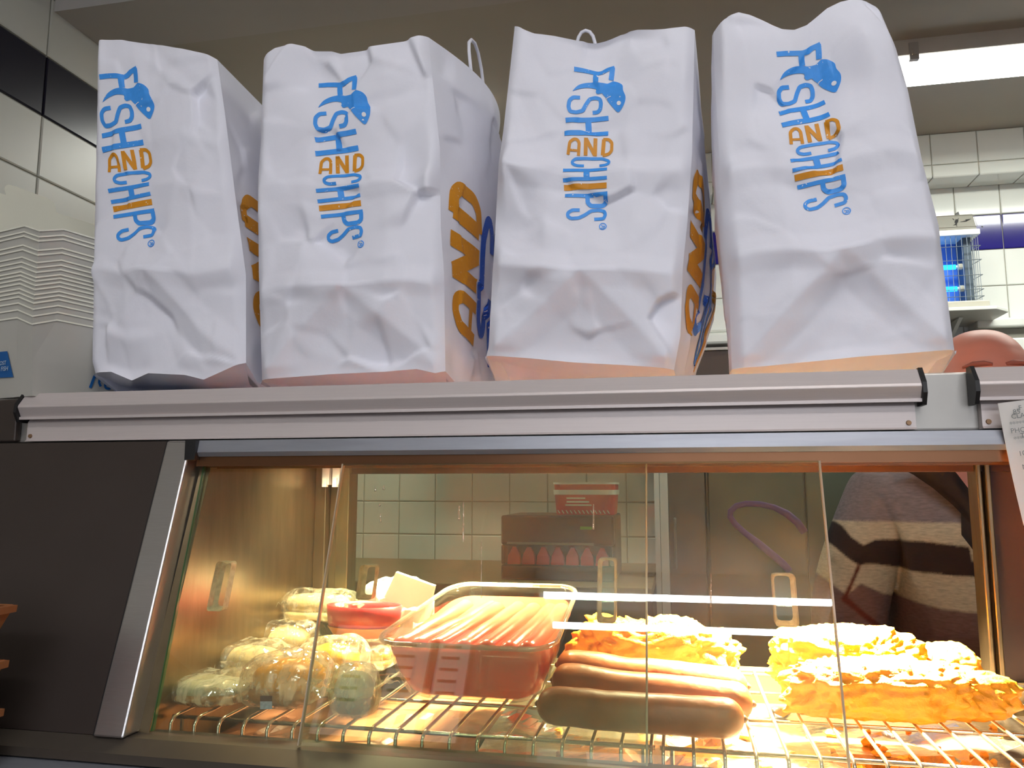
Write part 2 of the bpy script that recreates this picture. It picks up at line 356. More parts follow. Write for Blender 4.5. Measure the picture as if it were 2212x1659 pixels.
# header: panel behind the ticket rails, channel under it, sliding tracks
obj('header_panel', MB().box((X0-0.3, 0.772, 1.350), (X1, 0.792, 1.402)), mat('header_steel', (176, 172, 166), 0.4, 0.6, var=0.04, scale=40), cab, bevel=0.002)
obj('upper_cladding', MB().box((X0-0.3, 0.7635, 1.3505), (at(44, 890, Y=0.7635).x-0.004, 0.7715, 1.3985)), DARKCLAD, cab, bevel=0.002)
hx = qt+0.006
obj('header_channel', MB().prism([(hx, 0.752, 1.3315), (hx, 0.749, 1.336), (hx, 0.752, 1.3485), (hx, 0.80, 1.3485), (hx, 0.80, 1.3315)], (X1-hx, 0, 0)), HEADER, cab)
for k in range(3):
    y = 0.7545+0.0125*k
    obj('glass_track', MB().box((hx, y, 1.3215-0.001*k), (X1, y+0.004, 1.3325)), mat('warm_track_metal', (120, 84, 60), 0.3, 0.9), cab)
obj('track_bracket', MB().box((qt-0.002, 0.745, 1.328), (hx+0.004, 0.80, 1.3485)), BLACKP, cab)
# top: dark soffit board over the front, glass shelf behind it, tinted to cool the lamp light on the bags
obj('top_glass', MB().box((X0, 0.80, ZS-0.006), (X1, 1.12, ZS)), thin('shelf_glass', (168, 184, 214), 0.04), cab)
obj('top_frame', MB().box((X0, 1.10, 1.33), (X1, 1.13, ZS-0.006)).box((X0, 0.792, 1.335), (qt-0.02, 1.10, ZS-0.0065)), STEEL, cab)
# liner: left end wall, rear mullions, floor tray
xl = at(690, 1010, Y=YR).x
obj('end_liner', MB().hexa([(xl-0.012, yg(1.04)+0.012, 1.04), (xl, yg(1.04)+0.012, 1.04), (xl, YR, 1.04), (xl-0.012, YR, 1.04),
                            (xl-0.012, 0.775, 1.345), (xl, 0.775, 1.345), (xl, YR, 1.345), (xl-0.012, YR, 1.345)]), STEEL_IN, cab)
def rear_post(p0, p1, z0=1.04, z1=1.345, y0=YR-0.012):
    a, b = at(p0, 1010, Y=YR).x, at(p1, 1010, Y=YR).x
    m = MB(); w = b-a
    m.box((a, y0, z0), (a+w*0.34, YR+0.02, z1)).box((a+w*0.34, y0+0.012, z0), (a+w*0.62, YR+0.02, z1)).box((a+w*0.62, y0+0.002, z0), (b, YR+0.02, z1))
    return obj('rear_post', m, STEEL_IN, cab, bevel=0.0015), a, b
rp, ra, rb = rear_post(690, 762)
for k in (0.30, 0.60):
    xk = ra+(rb-ra)*k
    obj('door_guide', MB().box((xk, YR-0.022, 1.303), (xk+0.010, YR-0.013, 1.332)).box((xk+0.002, YR-0.026, 1.300), (xk+0.008, YR-0.020, 1.312)), mat('white_guide', (236, 238, 244), 0.4), cab)
rp2, rc, rd = rear_post(2100, 2132)
obj('rear_panel', MB().box((rd, YR, 1.04), (X1, YR+0.015, 1.345)), mat('painted_red_reflection', (44, 28, 24), 0.45, 0.3, var=0.25, scale=10), cab)  # red reflections in the dark metal put into its base colour
obj('rear_header', MB().box((xl, YR-0.004, 1.318), (X1, YR+0.025, 1.345)), mat('brown_rear_header', (40, 24, 18), 0.4, 0.5), cab)
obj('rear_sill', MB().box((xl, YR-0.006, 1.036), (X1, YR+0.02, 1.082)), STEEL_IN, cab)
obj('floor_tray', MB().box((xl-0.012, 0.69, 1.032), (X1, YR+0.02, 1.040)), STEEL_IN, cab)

# sliding front panes with finger pulls
GLASS = thin('smeared_front_glass', (234, 242, 228), 0.055, haze=0.18, hscale=7, hstretch=(1, 1, 0.6), hazecol=(226, 240, 214), transl=0.75, contrast=(0.42, 0.76), base_haze=0.025)
GEDGE = mat('glass_edge', (204, 190, 166), 0.1, var=0.1, trans=0.3); GREEN = mat('green_glass_edge', (96, 130, 84), 0.1, var=0.1, trans=0.5)
PULL = thin('acrylic_pull', (240, 240, 236), 0.08, haze=0.06, base_haze=0.03, hscale=60)
PULLE = mat('acrylic_pull_edge', (206, 196, 170), 0.15, var=0.3, scale=200, trans=0.3)
def pane(x0b, x1b, x0t, x1t, off, pulls, z0=1.076, z1=1.326):
    def P(x_b, x_t, z, o): return (x_b+(x_t-x_b)*(z-z0)/(z1-z0), yg(z)+o, z)
    m = MB().add([P(x0b, x0t, z0, off), P(x1b, x1t, z0, off), P(x1b, x1t, z1, off), P(x0b, x0t, z1, off)], [(0, 1, 2, 3)])
    g = obj('glass_pane', m, GLASS, cab)
    for xb_, xt_ in ((x0b, x0t), (x1b, x1t)):
        e = MB()
        A, B = Vector(P(xb_, xt_, z0, off)), Vector(P(xb_, xt_, z1, off)); w = 0.0009
        e.hexa([A+Vector((-w, 0, 0)), A+Vector((w, 0, 0)), A+Vector((w, 0.004, 0)), A+Vector((-w, 0.004, 0)), B+Vector((-w, 0, 0)), B+Vector((w, 0, 0)), B+Vector((w, 0.004, 0)), B+Vector((-w, 0.004, 0))])
        obj('polished_edge', e, GREEN if xt_ < -0.45 else GEDGE, g)
    for (px, py0, py1, w) in pulls:
        a = at(px, (py0+py1)/2, Y=yg(1.16)+off); zc = a.z; h = (py1-py0)/F_PX*0.72
        m = MB(); y_ = yg(zc)+off+0.001
        ring = []
        for k, (dy, ins) in enumerate(((0, 0), (0.010, 0.0), (0.014, 0.003))):
            rr = []
            hw, hh = w/2-ins, h/2-ins
            for (cx_, cz_, a0) in ((hw-0.003, hh-0.003, 0), (-hw+0.003, hh-0.003, 90), (-hw+0.003, -hh+0.003, 180), (hw-0.003, -hh+0.003, 270)):
                for q in (0, 45, 90):
                    an = math.radians(a0+q); rr.append((a.x+cx_+0.003*math.cos(an), y_+dy+(cz_+0.003*math.sin(an))*TILT, zc+cz_+0.003*math.sin(an)))
            ring.append(rr)
        m.rings(ring); m.m = [1]*(len(m.f)-2)+[0, 0]; obj('finger_pull', m, [PULL, PULLE], g)
    return g
# each pane: lower and upper corners taken from the photograph on the leaning plane
gx = lambda px, py, z: at(px, py, Y=yg(z)).x
pane(gx(312, 1570, 1.076), gx(1395, 1600, 1.076), gx(430, 995, 1.326), gx(1395, 995, 1.326), 0.010, [(455, 1215, 1325, 0.017), (775, 1225, 1300, 0.016), (1307, 1215, 1345, 0.017)])
front_pane = pane(gx(645, 1575, 1.076), gx(1836, 1640, 1.076), gx(741, 995, 1.326), gx(1770, 995, 1.326), 0.0, [(1702, 1252, 1352, 0.019)])

# water drops and runs on the front glass
DROP = thin('water_drop', (246, 248, 244), 0.12, edge=0.8, haze=0.35, base_haze=0.25, hscale=200)
for (px, py0, py1, r_) in ((811, 1052, 1060, .0012), (829, 1050, 1056, .0013), (820, 1088, 1092, .0011), (822, 1110, 1127, .0010), (992, 1094, 1121, .0014), (1001, 1086, 1169, .0010), (1282, 1090, 1142, .0010), (1536, 1240, 1310, .0008), (1040, 1170, 1290, .0006)):
    z0, z1 = at(px, py1, Y=0.715).z, at(px, py0, Y=0.715).z
    for _ in range(3): z0, z1 = at(px, py1, Y=yg(z0)).z, at(px, py0, Y=yg(z1)).z
    A, B = at(px, py1, Y=yg(z0)-0.0006), at(px, py0, Y=yg(z1)-0.0006); o_ = (A-B).normalized()
    obj('water_drop', MB().tube([A+o_*r_, A+o_*r_*0.5, A, A.lerp(B, 0.6), B, B-o_*r_*0.6], [r_*0.2, r_*0.9, r_, r_*0.65, r_*0.6, r_*0.1], 8), DROP, front_pane, smooth=True)

# heat lamps under the top
HL = mat('lamp_reflector', (220, 205, 170), 0.25, 0.9)
for k, (x, y, p) in enumerate(HEAT):
    z = 1.372
    o = obj('heat_lamp', MB().prism([(x-0.05, y-0.03, z+0.02), (x-0.05, y-0.018, z+0.002), (x-0.05, y-0.016, z+0.004), (x-0.05, y-0.026, z+0.021), (x-0.05, y+0.026, z+0.021), (x-0.05, y+0.016, z+0.004), (x-0.05, y+0.018, z+0.002), (x-0.05, y+0.03, z+0.02)][::-1], (0.10, 0, 0)), HL, cab)
    obj('halogen_bulb', MB().tube([(x-0.04, y, z+0.008), (x+0.04, y, z+0.008)], 0.004, 8), emissive('halogen_glow', (255, 205, 120), 8.0), o)
    area('heat_light', (x, y, z-0.004), 0.10, 0.03, p, WARM, (x, y-0.06, 0), math.radians((84, 80, 90, 120)[k]))
    point('heat_uplight', (x, y, z+0.013), (0.07, 0.07, 0.09, 0.14)[k], (1.0, 0.86, 0.78), 0.01)

# ------------------------------------------------------------------ ticket rails on the header
def ticket_rail(label, xa, xb_, caps):
    t = thing('ticket_rail', label, 'rail', ((xa+xb_)/2, 0.76, 1.352), 'ticket rails along the cabinet top')
    pr = [(0.770, 1.404), (0.762, 1.4045), (0.7515, 1.3905), (0.7505, 1.388), (0.756, 1.3775), (0.770, 1.3775)]
    obj('extrusion', MB().prism([(xa, y, z) for y, z in pr], (xb_-xa, 0, 0)), ALU, t, bevel=0.0008)
    obj('lower_lip', MB().box((xa, 0.7545, 1.3745), (xb_, 0.760, 1.3775)), ALU, t)
    obj('flange', MB().prism([(xa+0.004, 0.766, 1.376), (xa+0.004, 0.763, 1.372), (xa+0.004, 0.7625, 1.3525), (xa+0.004, 0.760, 1.3505), (xa+0.004, 0.771, 1.3505), (xa+0.004, 0.771, 1.376)], (xb_-xa-0.008, 0, 0)), ALU, t)
    for x in caps:
        s = 0.0035 if x == xb_ else -0.0035
        obj('end_cap', MB().prism([(x, y-0.0015 if y < 0.765 else y, z+0.001 if z > 1.39 else z-0.006) for y, z in pr], (s, 0, 0)), BLACKP, t)
    for x in caps:
        xs = x-0.010 if x == xb_ else x+0.009
        obj('screw', MB().tube([(xs, 0.7632, 1.3565), (xs, 0.7610, 1.3565)], [0.0026, 0.0020], 12), mat('dull_brass', (150, 120, 92), 0.5, 0.7), t)
    return t
xa = at(48, 870, Y=0.757).x; xb1 = at(1988, 830, Y=0.757).x; xc = at(2110, 830, Y=0.757).x
ticket_rail('long grey aluminium ticket rail running below the four paper bags', xa, xb1, (xa, xb1))
r2 = ticket_rail('short grey aluminium ticket rail with a paper order ticket hanging from it', xc, xc+0.66, (xc, xc+0.66))
for o in r2.children:
    if o.name.startswith('end_cap'):
        pass

# ------------------------------------------------------------------ paper bags
def polyline(pts):
    p = np.array(pts, float); d = np.concatenate([[0], np.cumsum(np.hypot(*np.diff(p, axis=0).T))]); d /= d[-1]
    # smooth: sample by cubic-ish blend of the polyline
    def fn(t):
        t = np.clip(np.asarray(t, float), 0, 1)
        return np.stack([np.interp(t, d, p[:, 0]), np.interp(t, d, p[:, 1])], -1)
    return fn
def crease_set(rng, n, w, h, amp, wid):
    out = []
    for _ in range(n):
        out.append((rng.uniform(0, w), rng.uniform(0, h), rng.uniform(0, math.pi), rng.uniform(0.025, 0.09), rng.choice([-1, 1])*rng.uniform(0.4, 1)*amp, rng.uniform(0.6, 1.6)*wid))
    return out
def tent(d, w): return np.maximum(0, 1-np.abs(d)/w)
def soft(d, w): return np.sqrt(np.maximum(0, 1-np.minimum(1, (d/w)**2)))
def facets(x, y, rng_seed, k, w, h, slope):
    """crumpled paper: piecewise planar field, the upper envelope of random planes around scattered seeds"""
    rg = random.Random(rng_seed); S = [(rg.uniform(-0.1*w, 1.1*w), rg.uniform(-0.05*h, 1.05*h), rg.gauss(0, slope), rg.gauss(0, slope)) for _ in range(k)]
    best = np.full(x.shape, 1e9); val = np.zeros(x.shape)
    D = []
    V = []
    for sx, sy, gx_, gy_ in S:
        D.append(((x-sx)**2+(y-sy)**2)); V.append((x-sx)*gx_+(y-sy)*gy_)
    D = np.array(D); V = np.array(V)
    wgt = np.exp(-(D-D.min(0))/(0.0105**2)); wgt /= wgt.sum(0)
    return (wgt*V).sum(0)

class Bag:
    def __init__(b, spec):
        b.s = spec; b.L, b.R, b.T, b.B = (polyline(spec[k]) for k in 'LRTB'); b.Yf = spec['Y']; b.D = spec['D']; b.rng = random.Random(spec['seed'])
        A = at_np(np.array([spec['L'][0], spec['R'][0], spec['L'][-1], spec['R'][-1]], float), b.Yf)
        b.w = float(A[1, 0]-A[0, 0]); b.h = float((A[2, 2]+A[3, 2]-A[0, 2]-A[1, 2])/2)
        b.cr = crease_set(b.rng, 26, b.w, b.h, 0.0019, 0.015)
    def px(b, s, t):
        s = np.asarray(s, float)[..., None]; t_ = np.asarray(t, float)[..., None]
        s0, t0 = s[..., 0], t_[..., 0]
        bl, br, tl, tr = b.L(0), b.R(0), b.L(1), b.R(1)
        return (1-s)*b.L(t0)+s*b.R(t0)+(1-t_)*b.B(s0)+t_*b.T(s0)-((1-s)*(1-t_)*bl+s*(1-t_)*br+(1-s)*t_*tl+s*t_*tr)
    def disp(b, s, t):
        x, y = s*b.w, t*b.h; sp = b.s; tb = sp['fold']; d = np.zeros(x.shape)
        # base fold, book fold, gusset crease with the triangle under it
        d += 0.0045*np.clip(1-np.abs(t-tb)*b.h/0.05, 0, 1)*(0.5+0.5*np.cos((s-0.5)*3))
        for tf, a in sp['hfolds']: d += a*tent((t-tf)*b.h, 0.018)
        d += 0.013*np.where(t < tb, t/tb, np.clip(1-(t-tb)/0.45, 0, 1))*np.minimum(1, np.minimum(s, 1-s)/0.28)
        cx_ = sp.get('gx', 0.5)
        up = t > tb
        d += np.where(up, -0.0045*tent(x-cx_*b.w, 0.05)*np.clip((t-tb)/0.1, 0, 1)*np.clip(1.6-t, 0.2, 1), 0)
        a1 = tb*b.h*np.abs(s-cx_)/np.where(s < cx_, cx_, 1-cx_); tri = tb*b.h-a1      # triangle edge from gusset point to corners
        d += np.where(~up, 0.006*tent(y-tri, 0.035), 0)
        d += np.where(~up, -0.004*tent(x-cx_*b.w, 0.06)*(1-t/tb)*sp.get('tri', 1), 0)
        for (x0, y0, an, ln, a, w) in b.cr:
            c, s_ = math.cos(an), math.sin(an); al = (x-x0)*c+(y-y0)*s_; ac = -(x-x0)*s_+(y-y0)*c
            d += a*tent(ac, w)*np.clip(1-(al/ln)**2, 0, 1)
        d += facets(x, y, sp['seed']+5, 54, b.w, b.h, 0.095*sp.get('crumple', 1))
        for (s0, t0, r0, a) in sp.get('dents', []):
            rr = np.hypot(x-s0*b.w, y-t0*b.h)/r0; d += a*np.maximum(0, 1-rr)**1.3
        # keep the borders where they are
        e = np.minimum(np.minimum(s, 1-s)/0.05, 1)*np.minimum(np.minimum(t, (1.02-t))/0.03, 1)
        roundness = -0.012*np.maximum(0, 1-np.minimum(s, 1-s)*b.w/0.012)**2*sp.get('round', 0.6)
        return d*np.clip(e, 0.0, 1)+roundness
    def pos(b, s, t, off=0.0):
        P = at_np(b.px(s, t), np.full(np.shape(s), b.Yf)); P = P.copy(); dd = b.disp(np.asarray(s, float), np.asarray(t, float))
        P[..., 1] -= dd+off; return P
    def inv(b, PX):
        PX = np.asarray(PX, float); s = np.full(PX.shape[:-1], 0.5); t = np.full(PX.shape[:-1], 0.5); e = 1e-3
        for _ in range(14):
            p = b.px(s, t); ds = (b.px(s+e, t)-p)/e; dt = (b.px(s, t+e)-p)/e; r_ = PX-p
            det = ds[..., 0]*dt[..., 1]-ds[..., 1]*dt[..., 0]
            s = np.clip(s+np.clip((r_[..., 0]*dt[..., 1]-r_[..., 1]*dt[..., 0])/det, -.3, .3), 0, 1); t = np.clip(t+np.clip((ds[..., 0]*r_[..., 1]-ds[..., 1]*r_[..., 0])/det, -.3, .3), 0, 1)
        return s, t
    def side(b, sgn, v, t, off=0.0):
        """wide face on one side: v from the front crease back, t up"""
        v = np.asarray(v, float); t = np.asarray(t, float)
        E = at_np(b.R(t) if sgn > 0 else b.L(t), np.full(t.shape, b.Yf)); fr = b.pos(np.full(t.shape, 1.0 if sgn > 0 else 0.0), t)
        bul, end = b.s['side'][0 if sgn < 0 else 1]
        P = fr.copy(); x, y = v*b.D, t*b.h
        far = b.s.get('far') if sgn > 0 else None
        if far:
            q = np.array([at(p[0], p[1], Y=b.Yf+b.D) for p in far]); endv = np.interp(t, np.linspace(0, 1, len(far)), q[:, 0])-fr[..., 0]; endv = endv*(1-(1-v)**1.6)/np.maximum(v, 1e-6)
        else: endv = end
        bulge = bul*np.sin(np.pi*np.clip(v, 0, 1)**(0.55 if sgn < 0 else 1))**0.8*(0.35+0.65*np.sin(np.pi*np.clip(t*0.95+0.05, 0, 1)))+endv*v+b.s.get('topb', 0)*(sgn > 0)*np.sin(np.pi*np.clip(v, 0, 1))*np.clip(t, 0, 1)**2
        f = facets(x, y, b.s['seed']+(11 if sgn > 0 else 23), 40, b.D, b.h, 0.04)*np.clip(np.minimum(v, 1-v)/0.08, 0, 1)*np.clip(np.minimum(t, 1-t)/0.04, 0, 1)
        P[..., 0] += sgn*(bulge+f+off); P[..., 1] = fr[..., 1]+v*b.D
        zb0 = np.interp(v, [0, .25, 1], [0, 1, 1])
        zbot = ZS+0.0012; low = fr[..., 2]-(b.bot_z(1.0 if sgn > 0 else 0.0)-zbot)*zb0*np.clip(1-t/0.12, 0, 1)**1.0
        drop = b.s.get('drop', (0, 0))[0 if sgn < 0 else 1]
        P[..., 2] = low - drop*v*t
        return P
    def bot_z(b, s): return float(at_np(b.B(np.array(s)), np.array(b.Yf))[..., 2])
def bag_mesh(b, N=88, H=120):
    s, t = np.meshgrid(np.linspace(0, 1, N), np.linspace(0, 1, H)); fr = b.pos(s, t)
    M_ = 44; v, t2 = np.meshgrid(np.linspace(0, 1, M_), np.linspace(0, 1, H))
    rt = b.side(1, v, t2); lf = b.side(-1, v, t2)
    m = MB(); m.grid(fr); m.grid(rt); m.grid(lf, flip=True)
    back = np.array([[lf[j, -1]*(1-k)+rt[j, -1]*k for k in np.linspace(0, 1, 24)] for j in range(H)]); m.grid(back, flip=True)
    # bottom: from the lifted front edge down to the seat line, then flat
    lowp = polyline(b.s['low']); S = np.linspace(0, 1, N); K = 12; rows = []
    lo = at_np(lowp(S), np.full(N, b.Yf+0.055)); lo[:, 2] = np.maximum(lo[:, 2], ZS+0.001)
    lo[0, 0] = lo[0, 0]; fb = fr[0]
    for k in np.linspace(0, 1, K):
        row = fb*(1-k)+lo*k; row[:, 2] -= 0.0035*np.sin(np.pi*k); row[:, 2] = np.maximum(row[:, 2], ZS+0.001); rows.append(row)
    far = back[0]; far = np.array([far[0]*(1-q)+far[-1]*q for q in S]); mid = lo*0.4+far*0.6; mid[:, 2] = ZS+0.001
    for k in np.linspace(0.2, 1, 6): 
        row = lo*(1-k)+mid*k; row[:, 2] = np.maximum(ZS+0.001, row[:, 2]-0.01*k); rows.append(row)
    far[:, 2] = ZS+0.0012; rows.append(far)
    m.grid(np.array(rows), flip=True)
    # close the gap between bottom rows and the wide faces
    for sg, col, sd in ((1, -1, rt), (-1, 0, lf)):
        q = [r_[col] for r_ in rows]; bt = [sd[0, i] for i in range(M_)]
        A = np.array([bt[int(round(i*(M_-1)/(len(q)-1)))] for i in range(len(q))]); m.grid(np.array([q, A.tolist()]) if False else [q, [tuple(a) for a in A]])
    return m

# lettering, in the units of a 4.05x view of the photograph's third bag
def ribbon(pts, w, step=9):
    p = np.array(pts, float); d = np.concatenate([[0], np.cumsum(np.hypot(*np.diff(p, axis=0).T))]); n = max(2, int(d[-1]/step)+1); q = np.linspace(0, d[-1], n)
    c = np.stack([np.interp(q, d, p[:, 0]), np.interp(q, d, p[:, 1])], 1)
    if len(pts) > 3:
        for _ in range(2): c[1:-1] = 0.5*c[1:-1]+0.25*(c[:-2]+c[2:])
    tn = np.gradient(c, axis=0); tn /= np.hypot(tn[:, 0], tn[:, 1])[:, None]; nn = np.stack([-tn[:, 1], tn[:, 0]], 1)
    k = max(3, int(w/step)+2)
    return [[tuple(c[i]+nn[i]*w*(j/(k-1)-0.5)) for j in range(k)] for i in range(n)]
def polyfill(poly, cell=14):
    bm = bmesh.new(); f = bm.faces.new([bm.verts.new((x, y, 0)) for x, y in poly]); bmesh.ops.triangulate(bm, faces=[f])
    xs = [p[0] for p in poly]; ys = [p[1] for p in poly]
    for a, lo, hi in ((0, min(xs), max(xs)), (1, min(ys), max(ys))):
        c = lo+cell
        while c < hi:
            no = (1, 0, 0) if a == 0 else (0, 1, 0); co_ = (c, 0, 0) if a == 0 else (0, c, 0)
            bmesh.ops.bisect_plane(bm, geom=bm.verts[:]+bm.edges[:]+bm.faces[:], plane_co=co_, plane_no=no); c += cell
    bmesh.ops.triangulate(bm, faces=bm.faces[:]); bm.verts.index_update()
    r_ = ([(v.co.x, v.co.y) for v in bm.verts], [tuple(v.index for v in fc.verts) for fc in bm.faces]); bm.free(); return r_
def catmull(poly, n=5):
    p = [np.array(q, float) for q in poly]; out = []
    for i in range(len(p)):
        a, b_, c, d_ = p[i-1], p[i], p[(i+1) % len(p)], p[(i+2) % len(p)]
        for k in range(n):
            t = k/n; out.append(tuple(0.5*((2*b_)+(-a+c)*t+(2*a-5*b_+4*c-d_)*t*t+(-a+3*b_-3*c+d_)*t**3)))
    return out
def circle(cx_, cy_, r_, n=20): return [(cx_+r_*math.cos(2*math.pi*i/n), cy_+r_*math.sin(2*math.pi*i/n)) for i in range(n+1)]
FISH = [(185, 330), (230, 275), (300, 245), (380, 240), (430, 252), (500, 252), (528, 246), (535, 226), (590, 250), (624, 290), (630, 338), (650, 390), (646, 440), (620, 492), (585, 525), (540, 482), (500, 432), (480, 396), (455, 366), (440, 348), (402, 352), (385, 328), (400, 318), (380, 300), (320, 290), (260, 300), (215, 316)]
GLYPHS = [   # (ink, strokes: centre line and width)
 ('blue', [([(195, 128), (270, 130), (340, 140), (400, 152), (440, 146), (480, 122), (550, 108)], 40), ([(388, 150), (384, 196), (384, 240)], 48), ([(532, 104), (527, 165), (520, 218)], 44)]),
 ('blue', [([(250, 388), (190, 388), (158, 420), (150, 480), (166, 522), (220, 528), (275, 508), (302, 450), (335, 396), (385, 386), (425, 400), (434, 440), (428, 488), (405, 516), (360, 520)], 34)]),
 ('blue', [([(126, 600), (500, 572)], 42), ([(118, 720), (498, 706)], 46), ([(322, 590), (326, 715)], 52)]),
 ('orange', [([(150, 908), (166, 800), (200, 772), (232, 775), (248, 806), (240, 915)], 27), ([(165, 868), (240, 873)], 20)]),
 ('orange', [([(302, 912), (306, 758)], 33), ([(306, 764), (382, 908)], 32), ([(384, 916), (388, 757)], 33)]),
 ('orange', [([(452, 910), (462, 765)], 34), ([(455, 764), (505, 766), (532, 796), (530, 870), (505, 900), (450, 912)], 28)]),
 ('blue', [([(290, 1008), (230, 1008), (190, 992), (184, 966), (215, 942), (300, 938), (450, 942), (505, 964), (510, 990), (480, 1008), (425, 1012)], 27)]),
 ('blue', [([(110, 1055), (495, 1052)], 31), ([(108, 1140), (495, 1133)], 30), ([(314, 1050), (318, 1138)], 52)]),
 ('orange', [([(115, 1200), (492, 1198)], 48)]),
 ('blue', [([(125, 1272), (500, 1268)], 32), ([(320, 1275), (322, 1330), (350, 1358), (450, 1358), (480, 1336), (482, 1275)], 38)]),
 ('blue', [([(254, 1398), (190, 1400), (152, 1425), (150, 1458), (180, 1477), (245, 1470), (300, 1440), (350, 1402), (420, 1394), (468, 1406), (478, 1440), (462, 1474), (380, 1478)], 30)]),
 ('blue', [(circle(457, 1548, 31), 8), ([(442, 1562), (474, 1562)], 7), ([(458, 1562), (460, 1540), (474, 1540), (474, 1560)], 7), ([(458, 1546), (442, 1538)], 7)]),
]
def stroke_shapes(strokes, bold=1.0):
    out = []
    for pts, w in strokes:
        g = ribbon(pts, w*bold); h, k = len(g), len(g[0])
        out.append(([p for row in g for p in row], [(j*k+i, j*k+i+1, (j+1)*k+i+1, (j+1)*k+i) for j in range(h-1) for i in range(k-1)]))
    return out
def mapped(shapes, fn, flip=False):
    m = MB()
    for vs, fs in shapes:
        P = fn(np.array(vs, float)); m.add([tuple(p) for p in P], [f[::-1] for f in fs] if flip else fs)
    return m

BAGS = [
 dict(label='white fish and chips paper bag beside the stacked cartons, its base curled up', seed=3, Y=0.80, D=0.24, fold=0.305, gx=0.44,
      L=[(197, 805), (190, 779), (193, 600), (200, 300), (203, 150), (205, 92)], R=[(524, 782), (524, 590), (512, 500), (500, 411), (480, 250), (462, 122)],
      T=[(205, 92), (214, 86), (262, 86), (350, 97), (405, 108), (440, 116), (462, 122)], B=[(197, 805), (240, 803), (285, 822), (320, 806), (400, 810), (440, 820), (524, 782)],
      low=[(199, 812), (230, 823), (273, 836), (380, 839), (490, 838), (540, 832)], hfolds=[(0.57, 0.002), (0.305, 0.003)], side=[(0.0, -0.03), (0.0, -0.012)], crumple=0.7,
      dents=[(0.3, 0.5, 0.05, -0.004), (0.72, 0.2, 0.06, -0.008), (0.6, 0.75, 0.08, 0.005)], A=(242, 155), Bm=(303, 521), kx=0.232, drop=(0, 0)),
 dict(label='creased white fish and chips bag with a twisted paper handle standing up', seed=15, Y=0.80, D=0.26, fold=0.262, gx=0.50,
      L=[(559, 820), (552, 587), (550, 392), (557, 294), (560, 200), (563, 123)], R=[(958, 800), (955, 587), (948, 489), (946, 314), (934, 200), (921, 73)],
      T=[(563, 123), (595, 105), (633, 98), (660, 101), (677, 108), (715, 108), (735, 114), (770, 109), (808, 101), (870, 88), (921, 73)], B=[(559, 820), (610, 816), (720, 808), (830, 803), (900, 797), (940, 806), (958, 800)],
      low=[(560, 823), (600, 828), (700, 834), (790, 837), (900, 833), (965, 826)], hfolds=[(0.575, 0.004), (0.262, 0.004)], side=[(0.0, -0.012), (0.012, 0.0)], far=[(1086, 815), (1086, 700), (1080, 560), (1074, 400), (1064, 272)], topb=0.032, crumple=1.0,
      dents=[(0.05, 0.5, 0.07, 0.012), (0.25, 0.44, 0.06, -0.008), (0.8, 0.62, 0.06, -0.006), (0.35, 0.93, 0.06, -0.008), (0.75, 0.40, 0.05, 0.005)], A=(711, 168), Bm=(749, 521), kx=0.244, drop=(0, 0.022)),
 dict(label='white fish and chips bag tapering upwards, only a tip of its handle showing', seed=29, Y=0.80, D=0.27, fold=0.27, gx=0.48,
      L=[(1047, 767), (1052, 747), (1060, 600), (1065, 524), (1074, 346), (1084, 277), (1098, 150), (1109, 49)], R=[(1456, 797), (1470, 722), (1475, 574), (1485, 475), (1495, 327), (1498, 200), (1501, 57)],
      T=[(1109, 49), (1130, 62), (1154, 71), (1200, 76), (1247, 83), (1285, 84), (1307, 79), (1340, 67), (1376, 62), (1410, 63), (1450, 61), (1480, 57), (1501, 57)], B=[(1047, 767), (1144, 774), (1240, 783), (1336, 788), (1400, 792), (1456, 797)],
      low=[(1048, 770), (1100, 787), (1150, 801), (1218, 817), (1327, 824), (1456, 816)], hfolds=[(0.57, 0.005), (0.27, 0.004)], side=[(0.0, -0.01), (0.0, 0.0)], far=[(1480, 785), (1512, 690), (1540, 598), (1543, 475), (1534, 340), (1522, 218), (1508, 84)], crumple=0.85,
      dents=[(0.06, 0.55, 0.06, 0.014), (0.16, 0.40, 0.07, -0.010), (0.3, 0.3, 0.07, 0.006), (0.5, 0.93, 0.07, -0.012), (0.85, 0.86, 0.06, 0.005)], A=(1268, 135), Bm=(1268, 478), kx=0.247, drop=(0, 0.03)),
 dict(label='slanting white fish and chips bag with a deeply waved top under the kitchen light', seed=41, Y=0.80, D=0.26, fold=0.315, gx=0.52,
      L=[(1582, 796), (1579, 704), (1574, 589), (1568, 518), (1557, 371), (1547, 203), (1543, 120), (1542, 62)], R=[(2067, 754), (2054, 657), (2037, 522), (2033, 483), (1996, 338), (1966, 189), (1939, 95), (1910, 27)],
      T=[(1542, 62), (1565, 45), (1594, 33), (1620, 37), (1652, 48), (1690, 62), (1716, 64), (1743, 54), (1787, 17), (1815, 4), (1838, -1), (1871, 0), (1892, 12), (1910, 27)], B=[(1582, 796), (1640, 792), (1804, 776), (1850, 771), (1960, 763), (2067, 754)],
      low=[(1579, 802), (1635, 811), (1804, 812), (1939, 804), (2000, 790), (2066, 757)], hfolds=[(0.56, 0.004), (0.315, 0.005)], side=[(0.012, -0.035), (0.0, 0.0)], crumple=0.6,
      dents=[(0.5, 0.80, 0.07, -0.018), (0.80, 0.88, 0.05, 0.012), (0.15, 0.92, 0.06, 0.010), (0.62, 0.70, 0.09, 0.010), (0.55, 0.20, 0.10, -0.012), (0.25, 0.15, 0.07, 0.006)], A=(1709, 103), Bm=(1785, 452), kx=0.28, drop=(0.0, 0)),
]
LIGHTEYE = mat('bare_paper_eye', (236, 236, 240), 0.7, var=0.01)
